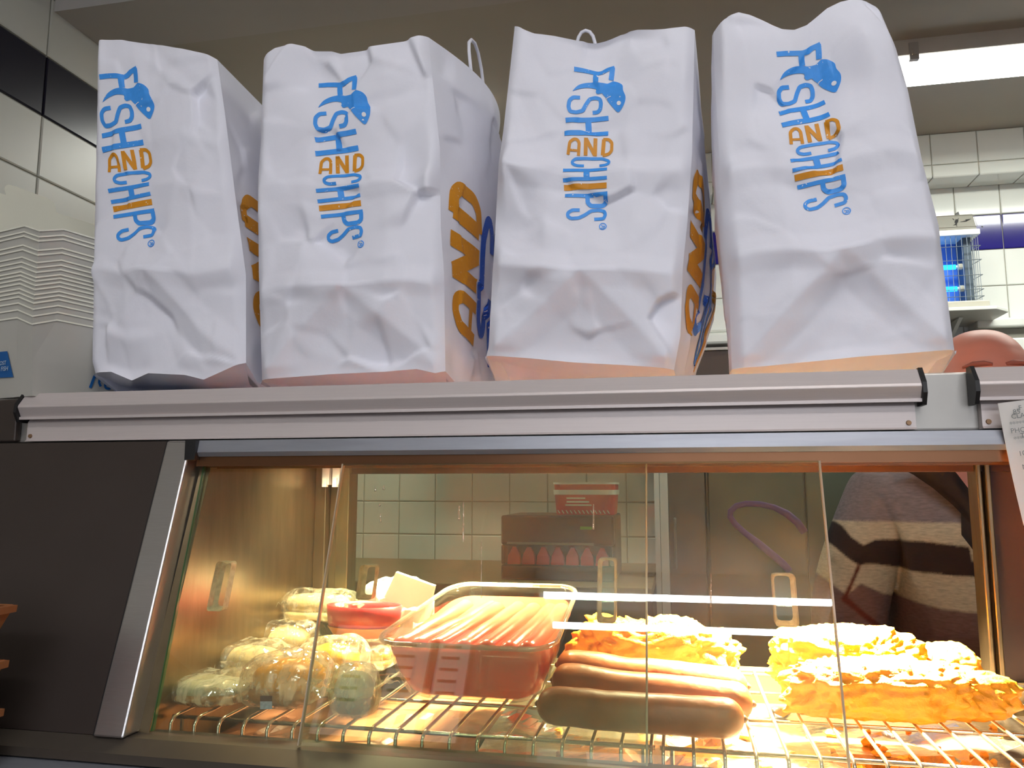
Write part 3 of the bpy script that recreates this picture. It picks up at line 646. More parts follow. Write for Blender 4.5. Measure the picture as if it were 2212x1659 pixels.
for i, sp in enumerate(BAGS):
    b = Bag(sp); c = at(*[(sp['L'][0][k]+sp['R'][0][k])/2 for k in (0, 1)], Y=b.Yf+0.1); loc = (c.x, c.y, ZS)
    root = thing('paper_bag', sp['label'], 'paper bag', loc, 'paper bags on the cabinet top')
    body = obj('bag_body', bag_mesh(b), PAPER, root, smooth=False)
    body.data.shade_smooth()
    A, B_ = np.array(sp['A'], float), np.array(sp['Bm'], float); ax = (B_-A); L_ = np.hypot(*ax); ax /= L_; rt_ = np.array([ax[1], -ax[0]])
    def to_front(P, off):
        q = A+((P[:, :1]-315)*sp['kx'])*rt_+((P[:, 1:]-100)*(L_/1390))*ax
        s_, t_ = b.inv(q); return b.pos(s_, t_, off)
    for ink, st in GLYPHS:
        obj('letter' if st[0][1] != 8 else 'trade_mark', mapped(stroke_shapes(st), lambda P: to_front(P, 0.0007), True), BLUE if ink == 'blue' else ORANGE, body, label=None if ink == 'blue' else 'amber letter')
    obj('fish_emblem', mapped([polyfill(catmull(FISH))], lambda P: to_front(P, 0.0007), True), BLUE, body, label='leaping blue fish in place of the letter I')
    obj('fish_eye', mapped([polyfill(circle(592, 448, 19)[:-1])], lambda P: to_front(P, 0.0013), True), LIGHTEYE, body)
    obj('fish_gill', mapped(stroke_shapes([([(478, 408), (492, 392), (520, 382)], 6)]), lambda P: to_front(P, 0.0013), True), LIGHTEYE, body)
    # big print on the wide faces: the same lettering turned the other way
    K = 0.00045
    def to_side(P, off, sg=1):
        v = (0.016+(P[:, 1]-757)*K)/b.D; t_ = (0.052+(P[:, 0]-150)*K)/b.h
        return b.side(sg, v, t_, off)
    if i < 3:
        lim = 757+(b.D-0.012)/K
        for ink, st in GLYPHS[3:]:
            if max(p[1] for pts, w in st for p in pts) < lim:
                obj('large_letter', mapped(stroke_shapes(st, 1.25), lambda P: to_side(P, 0.0009)), NAVY if ink == 'blue' else ORANGE, body, label='large %s letter on the wide face' % ('deep blue' if ink == 'blue' else 'amber'))
    else:
        def tm(P):
            v = 0.30+(P[:, 1]-1548)*0.0002/b.D*1.2; t_ = 0.565+(P[:, 0]-457)*0.0002/b.h; return b.side(-1, v, t_, 0.0008)
        obj('trade_mark', mapped(stroke_shapes(GLYPHS[-1][1]), tm), NAVY, body)
    if i == 1:
        e0, e1 = b.side(1, np.array([0.42]), np.array([0.93]))[0], b.side(1, np.array([0.78]), np.array([0.93]))[0]
        pts = [at(x, y, Y=yy) for x, y, yy in ((1020, 175, 0.905), (1016, 140, 0.905), (1013, 110, 0.907), (1013, 92, 0.912), (1018, 86, 0.92), (1026, 94, 0.93), (1033, 115, 0.945), (1040, 150, 0.96), (1044, 185, 0.97), (1045, 230, 0.975))]
        obj('twisted_handle', MB().tube(pts, 0.0022, 8), PAPER, root, smooth=True)
    if i == 2:
        pts = [at(x, y, Y=0.93) for x, y in ((1240, 130), (1244, 100), (1250, 80), (1256, 70), (1265, 66), (1274, 69), (1281, 78), (1286, 95), (1290, 130))]
        obj('twisted_handle', MB().tube(pts, 0.0022, 8), PAPER, root, smooth=True)
#@@PART2
# ------------------------------------------------------------------ back of the kitchen
WHITEP = mat('white_trunking', (226, 228, 222), 0.3, var=0.02); STEELD = mat('dull_steel', (150, 146, 138), 0.4, 0.6, var=0.1)
def span(px0, px1, Y, py=1000): return at(px0, py, Y=Y).x, at(px1, py, Y=Y).x
zz = lambda py, Y, px=1700: at(px, py, Y=Y).z
xa_, xb2 = span(1441, 1520, 2.6); xf0 = span(1412, 1441, 2.6)[0]
bw = thing('back_worktop', 'tan worktop along the tiled kitchen wall seen through the cabinet', 'worktop', (0.1, 2.7, 0))
obj('top', MB().box((XL+0.01, 2.30, 0.985), (xf0-0.004, YK-0.003, 1.02)), mat('tan_worktop', (150, 122, 84), 0.5, var=0.1), bw, bevel=0.004)
obj('carcass', MB().box((XL+0.01, 2.36, 0), (xf0-0.004, YK-0.003, 0.985)), mat('brown_carcass', (86, 66, 50), 0.6), bw)

# tall cupboard with a pale frame beside it
xa_, xb2 = span(1441, 1520, 2.6); xf0 = span(1412, 1441, 2.6)[0]
tc_ = thing('tall_cabinet', 'tall brown cupboard with a pale door frame behind the smeared glass', 'cupboard', ((xa_+xb2)/2+0.2, 2.66, 0))
obj('carcass', MB().box((xa_, 2.60, 0), (xb2, 2.98, 1.56)), mat('grey_brown_laminate', (92, 90, 80), 0.45, var=0.1), tc_, bevel=0.003)
obj('pale_frame', MB().box((xf0, 2.585, 0), (xf0+0.016, 2.62, 1.55)).box((xf0+0.018, 2.59, 0), (xa_, 2.62, 1.55)), WHITEP, tc_)
obj('handle', MB().tube([(xa_+0.02, 2.60, 1.2), (xa_+0.02, 2.575, 1.2), (xa_+0.02, 2.575, 1.05), (xa_+0.02, 2.60, 1.05)], 0.005, 6), STEELD, tc_)
ol = thing('steel_cupboard', 'olive grey steel cupboard front behind the glass and the purple loop', 'cupboard', (xb2+0.25, 2.7, 0))
obj('carcass', MB().box((xb2+0.004, 2.64, 0), (xb2+0.62, 2.98, 1.56)), mat('olive_steel', (80, 88, 70), 0.45, 0.2, var=0.18, scale=5), ol, bevel=0.003)
obj('door', MB().box((xb2+0.012, 2.622, 0.1), (xb2+0.30, 2.640, 1.545)), mat('olive_steel'), ol, bevel=0.003)
obj('door', MB().box((xb2+0.306, 2.622, 0.1), (xb2+0.612, 2.640, 1.545)), mat('olive_steel'), ol, bevel=0.003)
# dark extractor band and trunking above
eh = thing('extractor_hood', 'long dark brown extractor hood fixed below the white wall trunking', 'hood', (0.1, 2.85, 1.6))
xh0, xh1 = span(900, 2075, 2.8, 800)
obj('hood_body', MB().prism([(xh0, 2.80, zz(800, 2.8)-0.02), (xh0, 2.80, zz(752, 2.8)), (xh0, YK-0.001, zz(752, 2.8)+0.02), (xh0, YK-0.001, 1.575), (xh0, 2.84, 1.575)], (xh1-xh0, 0, 0)), mat('dark_brown_steel', (62, 48, 38), 0.4, 0.3), eh)
obj('edge_strip', MB().box((xh0, 2.788, zz(752, 2.8)), (xh1, 2.80, zz(746, 2.8))), STEELD, eh)
tr = thing('wall_trunking', 'white glossy trunking box along the back tiles above the dark hood', 'trunking', (0.5, 2.95, 1.76))
obj('trunking_body', MB().box((xh0, 2.90, zz(738, 2.9)), (xh1, YK-0.001, zz(712, 2.9))).box((xh0, 2.93, zz(709, 2.9)), (xh1, YK-0.001, zz(648, 2.9))), WHITEP, tr, bevel=0.01)
xg0, xg1 = at(2112, 700, Y=2.95).x, 2.3
tr2 = thing('wall_trunking', 'pale horizontal trunking with a grey slot on the tiles above the bald head', 'trunking', (1.5, 2.98, 1.7))
obj('trunking_body', MB().box((xg0, 2.95, zz(706, 2.95, 2170)), (xg1, YK-0.001, zz(686, 2.95, 2170))).box((xg0-0.05, 2.95, zz(760, 2.95, 2170)), (xg1, YK-0.001, zz(730, 2.95, 2170))), WHITEP, tr2, bevel=0.006)
obj('grey_slot', MB().box((xg0-0.02, 2.975, zz(730, 2.95, 2170)), (xg1, YK-0.001, zz(707, 2.95, 2170))), mat('slot_grey', (120, 118, 108), 0.5), tr2)

# machine with a red tub on top
Ym = 2.42
x0, x1 = span(1082, 1326, Ym, 1160); zt1, zb1 = zz(1114, Ym, 1200), 1.0205
mc = thing('drinks_cooler', 'dark counter-top cooler with a row of red packets glowing behind its window', 'cooler', ((x0+x1)/2, Ym+0.15, 1.0205))
obj('cooler_body', MB().box((x0, Ym+0.05, zb1), (x1, Ym+0.30, zt1)).box((x0, Ym, zz(1178, Ym, 1200)), (x1, Ym+0.05, zt1)).box((x0, Ym, zb1), (x1, Ym+0.05, zz(1222, Ym, 1200))).box((x0, Ym, zz(1222, Ym, 1200)), (x0+0.012, Ym+0.05, zz(1178, Ym, 1200))).box((x1-0.012, Ym, zz(1222, Ym, 1200)), (x1, Ym+0.05, zz(1178, Ym, 1200))), mat('dark_cooler', (52, 38, 34), 0.4), mc, bevel=0.006)
obj('window_trim', MB().box((x0+0.02, Ym-0.006, zz(1177, Ym, 1200)), (x1-0.06, Ym, zz(1172, Ym, 1200))), STEELD, mc)
obj('green_badge', MB().box((x1-0.10, Ym-0.003, zz(1143, Ym, 1200)), (x1-0.065, Ym, zz(1137, Ym, 1200))), mat('green_badge', (100, 170, 40), 0.5), mc)
REDP = mat('red_packet', (226, 60, 46), 0.4, var=0.15, emit=(226, 50, 40), emit_s=0.0)
w_ = (x1-x0-0.03)/7
for k in range(7):
    xk = x0+0.015+w_*(k+0.5); za, zc_ = zz(1222, Ym, 1200)+0.001, zz(1184, Ym, 1200)
    o = obj('red_packet', MB().rings([[(xk-w_*.44, Ym+0.012, za), (xk+w_*.44, Ym+0.012, za), (xk+w_*.44, Ym+0.045, za), (xk-w_*.44, Ym+0.045, za)],
        [(xk-w_*.40, Ym+0.016, (za+zc_)/2), (xk+w_*.40, Ym+0.016, (za+zc_)/2), (xk+w_*.40, Ym+0.042, (za+zc_)/2), (xk-w_*.40, Ym+0.042, (za+zc_)/2)],
        [(xk-w_*.12, Ym+0.024, zc_), (xk+w_*.12, Ym+0.024, zc_), (xk+w_*.12, Ym+0.034, zc_), (xk-w_*.12, Ym+0.034, zc_)]]), REDP)
    base_on(o, (xk, Ym+0.03, za)); tag(o, 'red peaked packet in the dark cooler window, ' + ('beside the pale cupboard frame' if k == 6 else ('second', 'third', 'fourth', 'fifth', 'sixth', 'seventh')[5-k]+' from the pale cupboard frame'), 'packet', 'red packets in the cooler')
x0, x1 = span(1188, 1326, Ym, 1080); zt2, zb2 = zz(1046, Ym, 1250), zt1+0.0008
def rrect(cx_, cy_, w, d, r_, z, n=5):
    out = []
    for (sx, sy, a0) in ((1, 1, 0), (-1, 1, 90), (-1, -1, 180), (1, -1, 270)):
        for k in range(n+1):
            a = math.radians(a0+90*k/n); out.append((cx_+sx*(w/2-r_)+r_*math.cos(a), cy_+sy*(d/2-r_)+r_*math.sin(a), z))
    return out
cxm, cym, wm, dm = (x0+x1)/2, Ym+0.14, x1-x0, 0.16
tb = thing('plastic_tub', 'red plastic tub with a white rim band standing on the dark cooler', 'tub', (cxm, cym, zb2))
obj('tub_body', MB().rings([rrect(cxm, cym, wm*0.94, dm*0.94, 0.03, zb2), rrect(cxm, cym, wm*0.99, dm*0.99, 0.03, zb2+(zt2-zb2)*0.66), rrect(cxm, cym, wm, dm, 0.03, zt2)]), mat('tub_red', (196, 56, 66), 0.4, var=0.05), tb)
obj('rim_band', MB().rings([rrect(cxm, cym, wm*1.02, dm*1.02, 0.03, zb2+(zt2-zb2)*0.66), rrect(cxm, cym, wm*1.03, dm*1.03, 0.03, zb2+(zt2-zb2)*0.82)], False, False), WHITEP, tb)
obj('lid_rim', MB().rings([rrect(cxm, cym, wm*1.03, dm*1.03, 0.03, zt2), rrect(cxm, cym, wm*1.03, dm*1.03, 0.03, zt2+0.006)]), WHITEP, tb)
hgt = zt2-zb2
obj('white_label', MB().box((cxm-wm*0.30, cym-dm*0.5-0.001, zb2+hgt*0.30), (cxm+wm*0.12, cym-dm*0.5+0.004, zb2+hgt*0.34)).box((cxm-wm*0.28, cym-dm*0.5-0.001, zb2+hgt*0.40), (cxm+wm*0.08, cym-dm*0.5+0.004, zb2+hgt*0.45)).box((cxm-wm*0.28, cym-dm*0.5-0.001, zb2+hgt*0.52), (cxm+wm*0.02, cym-dm*0.5+0.004, zb2+hgt*0.57)), WHITEP, tb)
tick = MB()
for k in range(13):
    xq = cxm-wm*0.40+wm*0.066*k; tick.hexa([(xq, cym-dm*0.475-0.002, zb2+0.004), (xq+0.003, cym-dm*0.475-0.002, zb2+0.004), (xq+0.003, cym-dm*0.46, zb2+0.004), (xq, cym-dm*0.46, zb2+0.004),
              (xq-0.006, cym-dm*0.48-0.002, zb2+0.014), (xq-0.003, cym-dm*0.48-0.002, zb2+0.014), (xq-0.003, cym-dm*0.465, zb2+0.014), (xq-0.006, cym-dm*0.465, zb2+0.014)])
tk = obj('white_ticks', tick, WHITEP, tb); tk['kind'] = 'stuff'

# ------------------------------------------------------------------ insect killer on its shelf
Yi = 2.80
xi0, xi1 = at(1860, 560, Y=Yi).x, at(2120, 560, Y=Yi).x
zp = lambda py: at(2080, py, Y=Yi).z
sh = thing('wall_shelf', 'small white wall shelf on a bracket under the glowing insect killer', 'shelf', ((xi0+xi1)/2, 2.92, zp(668)))
obj('shelf_board', MB().prism([(xi0-0.06, Yi-0.04, zp(676)), (xi1+0.02, Yi-0.04, zp(676)), (xi1+0.075, Yi+0.02, zp(676)), (xi1+0.075, YK, zp(676)), (xi0-0.06, YK, zp(676))], (0, 0, 0.012)), WHITEP, sh, bevel=0.002)
obj('bracket', MB().prism([(xi1-0.06, YK-0.002, zp(678)), (xi1-0.06, Yi+0.06, zp(678)), (xi1-0.06, YK-0.002, zp(735))], (0.012, 0, 0)), WHITEP, sh)
zs0 = zp(676)+0.0125
ik = thing('insect_killer', 'caged insect killer with two glowing blue tubes on the white shelf', 'insect killer', ((xi0+xi1)/2, 2.9, zs0))
CASE = mat('insect_case_grey', (118, 116, 108), 0.45, var=0.03)
obj('base_box', MB().box((xi0, Yi-0.005, zs0), (xi1+0.014, Yi+0.15, zp(650))), mat('insect_base', (178, 174, 160), 0.45), ik, bevel=0.004)
ztop = zp(508)
obj('ledge', MB().box((xi0, Yi-0.004, ztop), (xi1+0.002, Yi+0.15, zp(496))), WHITEP, ik, bevel=0.003)
obj('hood_panel', MB().prism([(xi0+0.006, Yi, zp(496)), (xi0+0.006, Yi+0.03, zp(457)), (xi0+0.006, Yi+0.14, zp(457)), (xi0+0.006, Yi+0.14, zp(496))], (xi1-xi0-0.012, 0, 0)), CASE, ik, bevel=0.002)
obj('hanging_loop', MB().prism([(at(2060, 456, Y=Yi+0.06).x, Yi+0.05, zp(457)), (at(2062, 448, Y=Yi+0.06).x, Yi+0.05, zp(449)), (at(2067, 445, Y=Yi+0.06).x, Yi+0.05, zp(446)), (at(2071, 456, Y=Yi+0.06).x, Yi+0.05, zp(457))], (0, 0.012, 0)), BLACKP, ik)
obj('rear_plate', MB().box((xi0+0.004, Yi+0.10, zp(650)), (xi1-0.03, Yi+0.105, ztop)), mat('painted_blue_light_plate', (70, 120, 200), 0.4), ik)  # blue light of the tubes put into the plate's colour
obj('end_housing', MB().box((xi1-0.042, Yi+0.03, zp(650)), (xi1-0.018, Yi+0.10, ztop)), mat('end_housing', (70, 84, 96), 0.5), ik)
UV = emissive('blue_tube', (30, 150, 255), 5.0)
for py in (567, 615):
    obj('blue_tube', MB().tube([(xi0+0.02, Yi+0.055, zp(py)), (xi1-0.062, Yi+0.055, zp(py))], 0.0085, 12), UV, ik, smooth=True)
    obj('tube_holder', MB().tube([(xi1-0.062, Yi+0.055, zp(py)), (xi1-0.054, Yi+0.055, zp(py)), (xi1-0.054, Yi+0.055, zp(py)), (xi1-0.042, Yi+0.055, zp(py))], [0.006, 0.006, 0.011, 0.011], 10), mat('holder_cream', (206, 200, 176), 0.5), ik)
point('insect_glow', ((xi0+xi1)/2, Yi+0.03, zp(590)), 0.25, (0.1, 0.45, 1.0), 0.03)
cg = MB(); nx = int((xi1-xi0)/0.0165)
for k in range(nx+1):
    x = xi0+0.006+(xi1-xi0-0.010)*k/nx; cg.tube([(x, Yi+0.008, zp(650)), (x, Yi+0.008, ztop)], 0.0011, 5)
for k in range(1, 6): cg.tube([(xi1-0.004, Yi+0.008+0.018*k, zp(650)), (xi1-0.004, Yi+0.008+0.018*k, ztop)], 0.0011, 5)
for py in (531, 561, 594, 625, 640): cg.tube([(xi0+0.004, Yi+0.006, zp(py)), (xi1+0.003, Yi+0.006, zp(py)), (xi1+0.003, Yi+0.10, zp(py-4))], 0.0013, 5)
cgo = obj('wire_cage', cg, mat('cage_wire', (150, 160, 165), 0.3, 0.7), ik)
# fly with lightning mark on the sloped panel
def on_hood(px, py): 
    p = at(px, py, Y=Yi+0.012); k = (p.z-zp(496))/(zp(457)-zp(496)); return Vector((p.x, Yi+0.03*k-0.0012, p.z))
sy = MB()
sy.add([on_hood(*p) for p in ((2062, 480), (2066, 472), (2072, 473), (2070, 480), (2066, 482))], [(0, 1, 2, 3, 4)])
sy.add([on_hood(*p) for p in ((2061, 486), (2064, 482), (2068, 482), (2066, 487))], [(0, 1, 2, 3)])
sy.add([on_hood(*p) for p in ((2073, 479), (2088, 475), (2086, 473), (2100, 471), (2088, 478), (2090, 476))], [(0, 1, 5, 4), (1, 2, 3, 4)])
for a in ((2063, 474, 2060, 470), (2070, 473, 2073, 469), (2062, 486, 2059, 487), (2065, 488, 2066, 490)):
    p, q = on_hood(a[0], a[1]), on_hood(a[2], a[3]); sy.tube([p, q], 0.0008, 4)
obj('fly_symbol', sy, BLACKP, ik)
ln = MB(); cs = [on_hood(*p) for p in ((1990, 466), (2106, 461), (2109, 490), (1990, 496))]
for p, q in zip(cs, cs[1:]): ln.tube([p, q], 0.0006, 4)
obj('panel_outline', ln, mat('line_grey', (120, 116, 106), 0.6), ik)
obj('screw', MB().disc(on_hood(2119, 492)+Vector((0, -0.001, 0)), (0, -1, 0.4), 0.003, 10), BLACKP, ik)

# ------------------------------------------------------------------ cartons at the end of the counter
CARD = mat('shaded_carton_board', (186, 184, 176), 0.7, var=0.02, scale=30)  # white board greyed, the shade of the outer faces in its colour
P0 = at(58, 850, Z=ZS+0.001); aC, bC = 0.17, 0.19; an = math.radians(15)
DL = Vector((-math.cos(an), math.sin(an), 0)); DR = Vector((math.sin(an), math.cos(an), 0))
rims = [500, 513, 522, 542, 552, 568, 579, 589, 600, 608, 617, 626, 637, 646, 655, 668, 683, 700]
zr = [at(58, y, Y=P0.y).z for y in rims]
hC = zr[-1]-P0.z
def carton_mesh(edge=False):
    m = MB(); ins = 0.016
    def loop(h, inset, dip):
        A = P0+DL*inset+DR*inset; a, b_ = aC-2*inset, bC-2*inset; pts = []
        cs = [(Vector((0, 0, 0)), DR, b_), (DR*b_, DL, a), (DR*b_+DL*a, -DR, b_), (DL*a, -DL, a)]
        for o_, d_, L in cs:
            for q, zoff in ((0, -dip), (0.028, 0.0), (0.036, 0.0), (L*0.5, 0.0), (L-0.036, 0.0), (L-0.028, 0.0)):
                p = A+o_+d_*q; pts.append((p.x, p.y, P0.z+h+zoff))
        return pts
    if edge:
        m.rings([loop(hC+0.010-0.0015, -0.0008, 0.010), loop(hC+0.010+0.0002, -0.0010, 0.010), loop(hC+0.010, 0.0004, 0.010)], False, False); return m.mesh('cut_edge')
    m.rings([loop(0, ins, 0), loop(hC*0.5, ins/2, 0), loop(hC+0.010, 0, 0.010)], True, False)
    return m.mesh('carton_wall')
cme = carton_mesh(); cme.materials.append(CARD); cee = carton_mesh(True); cee.materials.append(mat('painted_edge_light', (240, 238, 222), 0.8, var=0.01))  # pale rim strip, light caught along the edge put into its colour
order = ['topmost', 'second', 'third', 'fourth', 'fifth', 'sixth', 'seventh', 'eighth', 'ninth', 'tenth', 'eleventh', 'twelfth', 'thirteenth', 'fourteenth', 'fifteenth', 'sixteenth', 'seventeenth', 'eighteenth']
INK = mat('carton_blue_ink', (18, 92, 160), 0.6, var=0.05)
for k, z in enumerate(zr):
    dz = z-zr[-1]
    nm = ('white nested food carton with a raised lid flap, topmost of the stack' if k == 0 else
          'white food carton with a blue label, lowest of the nested stack' if k == len(zr)-1 else 'white food carton, %s from the top of the nested stack' % order[k])
    t = thing('food_carton', nm, 'carton', (P0.x, P0.y, P0.z+dz), 'nested white cartons beside the paper bags')
    o = bpy.data.objects.new('carton_wall', cme); COL.objects.link(o); o.parent = t; o.matrix_parent_inverse = Matrix.Translation(-Vector(t.location)); o.matrix_basis = Matrix.Translation((0, 0, dz))
    e = bpy.data.objects.new('cut_edge', cee); COL.objects.link(e); e.parent = t; e.matrix_parent_inverse = Matrix.Translation(-Vector(t.location)); e.matrix_basis = Matrix.Translation((0, 0, dz))
    so = o.modifiers.new('board', 'SOLIDIFY'); so.thickness = 0.0008
    if k == 0:
        nrm = DR.cross(Vector((0, 0, 1))); O_ = P0+DL*(aC-0.004)
        def on_lid(px, py):
            d = Vector(ray(px, py)); tt = (O_-Vector(EYE)).dot(nrm)/d.dot(nrm); return Vector(EYE)+d*tt
        out = [(-120, 383), (12, 421), (9, 408), (12, 401), (18, 399), (30, 402), (98, 427), (110, 433), (117, 442), (121, 458), (126, 462), (196, 483), (235, 497), (235, 620), (-120, 620)]
        m = MB().prism([on_lid(*p) for p in out], nrm*0.0008); obj('lid_flap', m, mat('lit_carton_board', (236, 234, 216), 0.75, var=0.01), t)  # paler copy of the board, the light on the lid in its colour
    if k == len(zr)-1:
        # blue label on the short face, script on the long face
        def face_pt(px, py, dirn, off):
            nr = Vector((0, 0, 1)).cross(dirn) if dirn is DL else dirn.cross(Vector((0, 0, 1))); d = Vector(ray(px, py)); O2 = P0+Vector((0, 0, 0))
            # the wall leans out by its taper
            for _ in range(3):
                tt = (O2-Vector(EYE)).dot(nr)/d.dot(nr); p = Vector(EYE)+d*tt
                O2 = P0+nr*(-0.016*(1-(p.z-P0.z)/hC))
            return p+nr*off
        q = [(-60, 765), (18, 759), (31, 815), (-60, 820)]
        pp = [face_pt(*p, DL, 0.0012) for p in q]
        s_ = -1 if (pp[0]-Vector(EYE)).dot((pp[1]-pp[0]).cross(pp[2]-pp[0])) > 0 else 1
        lb = obj('blue_label', MB().add(pp, [(0, 1, 2, 3)]), INK, t)
        M4 = frame(face_pt(17.5, 788, DL, 0.0024), -DL, (0, 0, 1)); text('label_text', 'POST', 0.0065, M4, mat('pale_ink', (190, 205, 215), 0.6), lb, 'RIGHT')
        M4 = frame(face_pt(22, 800.5, DL, 0.0024), -DL, (0, 0, 1)); text('label_text', 'FISH', 0.0072, M4, mat('pale_ink'), lb, 'RIGHT')
        fm = MB()
        for st, w in (([(193, 838), (203, 812)], 6), ([(216, 835), (212, 826), (214, 818)], 5), ([(226, 828), (225, 838), (234, 841), (240, 836), (243, 829)], 5), ([(246, 842), (250, 832)], 5), ([(261, 842), (266, 834), (270, 842)], 5), ([(203, 812), (225, 806)], 6)):
            g = ribbon(st, w, 3)
            fm.grid([[face_pt(p[0], p[1], DR, 0.0014) for p in row] for row in g])
        obj('blue_script', fm, INK, t)

# brown trays in the customers' corner
BROWN = mat('brown_cardboard', (140, 86, 46), 0.8, var=0.08, scale=30, bump=0.1)
Yb_ = 0.52
zt_ = [at(25, y, Y=Yb_).z for y in (1357, 1502, 1630)]
xt = at(28, 1357, Y=Yb_+0.10).x
for k in (2, 1, 0):
    zt0 = zt_[k]; h = zt_[0]-zt_[1]-0.0012 if k < 2 else zt_[2]-1.0305; zb0 = zt0-h; xr = xt-(0, 0.004, 0.005)[k]
    t = thing('cardboard_tray', ('brown cardboard tray with flared sides, top one of the stack by the dark cladding', 'brown cardboard tray, middle one of the stack by the dark cladding', 'brown cardboard tray, bottom one of the stack on the dark worktop')[k], 'tray', (xr-0.1, Yb_+0.05, zb0), 'brown trays by the cabinet')
    def rr(ins, z): return [(xr-0.2+ins, Yb_+ins, z), (xr-ins, Yb_+ins, z), (xr-ins, Yb_+0.10-ins, z), (xr-0.2+ins, Yb_+0.10-ins, z)]
    o = obj('tray_wall', MB().rings([rr(0.016, zb0), rr(0.0, zt0)], True, False), BROWN, t); so = o.modifiers.new('board', 'SOLIDIFY'); so.thickness = 0.002; so.offset = -1
    obj('rim_fold', MB().rings([rr(-0.0012, zt0-0.006), rr(-0.0016, zt0), rr(0.004, zt0)], False, False), BROWN, t)

# ------------------------------------------------------------------ racks, foil, crumbs
ZRK = 1.087
def rack(label, xs, x0, x1):
    t = thing('wire_rack', label, 'wire rack', ((x0+x1)/2, 0.85, 1.041), 'wire racks in the heated cabinet')
    for x in xs:
        m = MB().tube([(x, 1.012, ZRK-0.0016), (x, 0.85, ZRK-0.0016), (x, 0.712, ZRK-0.0016), (x, 0.7045, ZRK-0.0028), (x, 0.7005, ZRK-0.007), (x, 0.700, ZRK-0.014), (x, 0.700, 1.0425)], 0.0017, 7)
        obj('bar', m, WIRE, t, smooth=True)
    for y in (0.716, 0.815, 0.92, 1.008):
        obj('cross_bar', MB().tube([(x0, y, ZRK-0.0052), (x1, y, ZRK-0.0052)], 0.0019, 7), WIRE, t, smooth=True)
    for y in (0.716, 1.008):
        for x in (x0+0.01, x1-0.01):
            obj('foot', MB().tube([(x, y, ZRK-0.006), (x, y, 1.0405)], 0.0019, 6), WIRE, t)
    return t
rack('wire rack under the wrapped food and the glass dish', [-0.029-0.0247*k for k in range(19)], -0.482, -0.026)
rack('wire rack under the battered fish on crumpled foil', [-0.019+0.0247*k for k in range(25)], -0.022, 0.585)
FOIL = mat('crumpled_foil', (214, 204, 186), 0.22, 1.0, var=0.05, bump=0.5, bscale=70)
gx_, gy_ = np.meshgrid(np.linspace(-0.20, 0.60, 90), np.linspace(0.722, 1.002, 40))
F = np.stack([gx_, gy_, 1.0475+0.006*np.vectorize(lambda x, y: noise.ridged_multi_fractal(Vector((x, y, 0.3))*11, 1.0, 2.0, 3, 1.0, 2.0)*0.35)(gx_, gy_)+facets(gx_+0.2, gy_-0.71, 77, 60, 0.8, 0.3, 0.10)], -1)
F[..., 2] = np.clip(F[..., 2], 1.0412, 1.064)
fo = obj('foil_sheet', MB().grid(F), FOIL); base_on(fo, (0.2, 0.86, 1.0412)); tag(fo, 'crumpled sheet of foil under the wire rack, dotted with batter crumbs', 'foil')
lp = obj('lining_paper', MB().grid(np.stack([*np.meshgrid(np.linspace(-0.478, -0.205, 40), np.linspace(0.722, 1.002, 24)), 1.0425+np.abs(facets(*np.meshgrid(np.linspace(0, 0.27, 40), np.linspace(0, 0.29, 24)), 5, 30, 0.27, 0.29, 0.06))], -1)), mat('greasy_brown_paper', (140, 92, 62), 0.35, var=0.2, scale=25)); base_on(lp, (-0.34, 0.86, 1.042)); tag(lp, 'greasy brown lining paper under the wrapped food', 'paper')
BATTER = mat('golden_batter', (232, 142, 22), 0.55, var=0.22, scale=70, bump=0.8, bscale=160)
rg = random.Random(4); cm = MB()
for k in range(240):
    x, y = (rg.uniform(-0.16, 0.56), rg.uniform(0.72, 0.99)) if rg.random() < .35 else (rg.gauss(0.27, 0.09), rg.gauss(0.79, 0.05))
    if not (-0.18 < x < 0.58 and 0.724 < y < 0.998): continue
    r_ = rg.uniform(0.0014, 0.0048) if rg.random() < .85 else rg.uniform(0.005, 0.008)
    j_, i_ = min(39, max(0, int((y-0.722)/0.28*39))), int((x+0.20)/0.8*89); z = F[j_, i_, 2]+r_*0.5
    ph = rg.uniform(0, 6.3); ring = lambda rr, zz_: [(x+rr*math.cos(ph+a*1.047)*rg.uniform(.7, 1.4), y+rr*math.sin(ph+a*1.047)*rg.uniform(.7, 1.3), zz_) for a in range(6)]
    cm.rings([ring(r_*.7, z-r_*.5), ring(r_, z), ring(r_*.5, z+r_*.5)])
cr_ = obj('batter_crumbs', cm, BATTER); base_on(cr_, (0.2, 0.85, 1.045)); tag(cr_, 'scattered golden batter crumbs lying on the foil', 'crumbs'); cr_['kind'] = 'stuff'

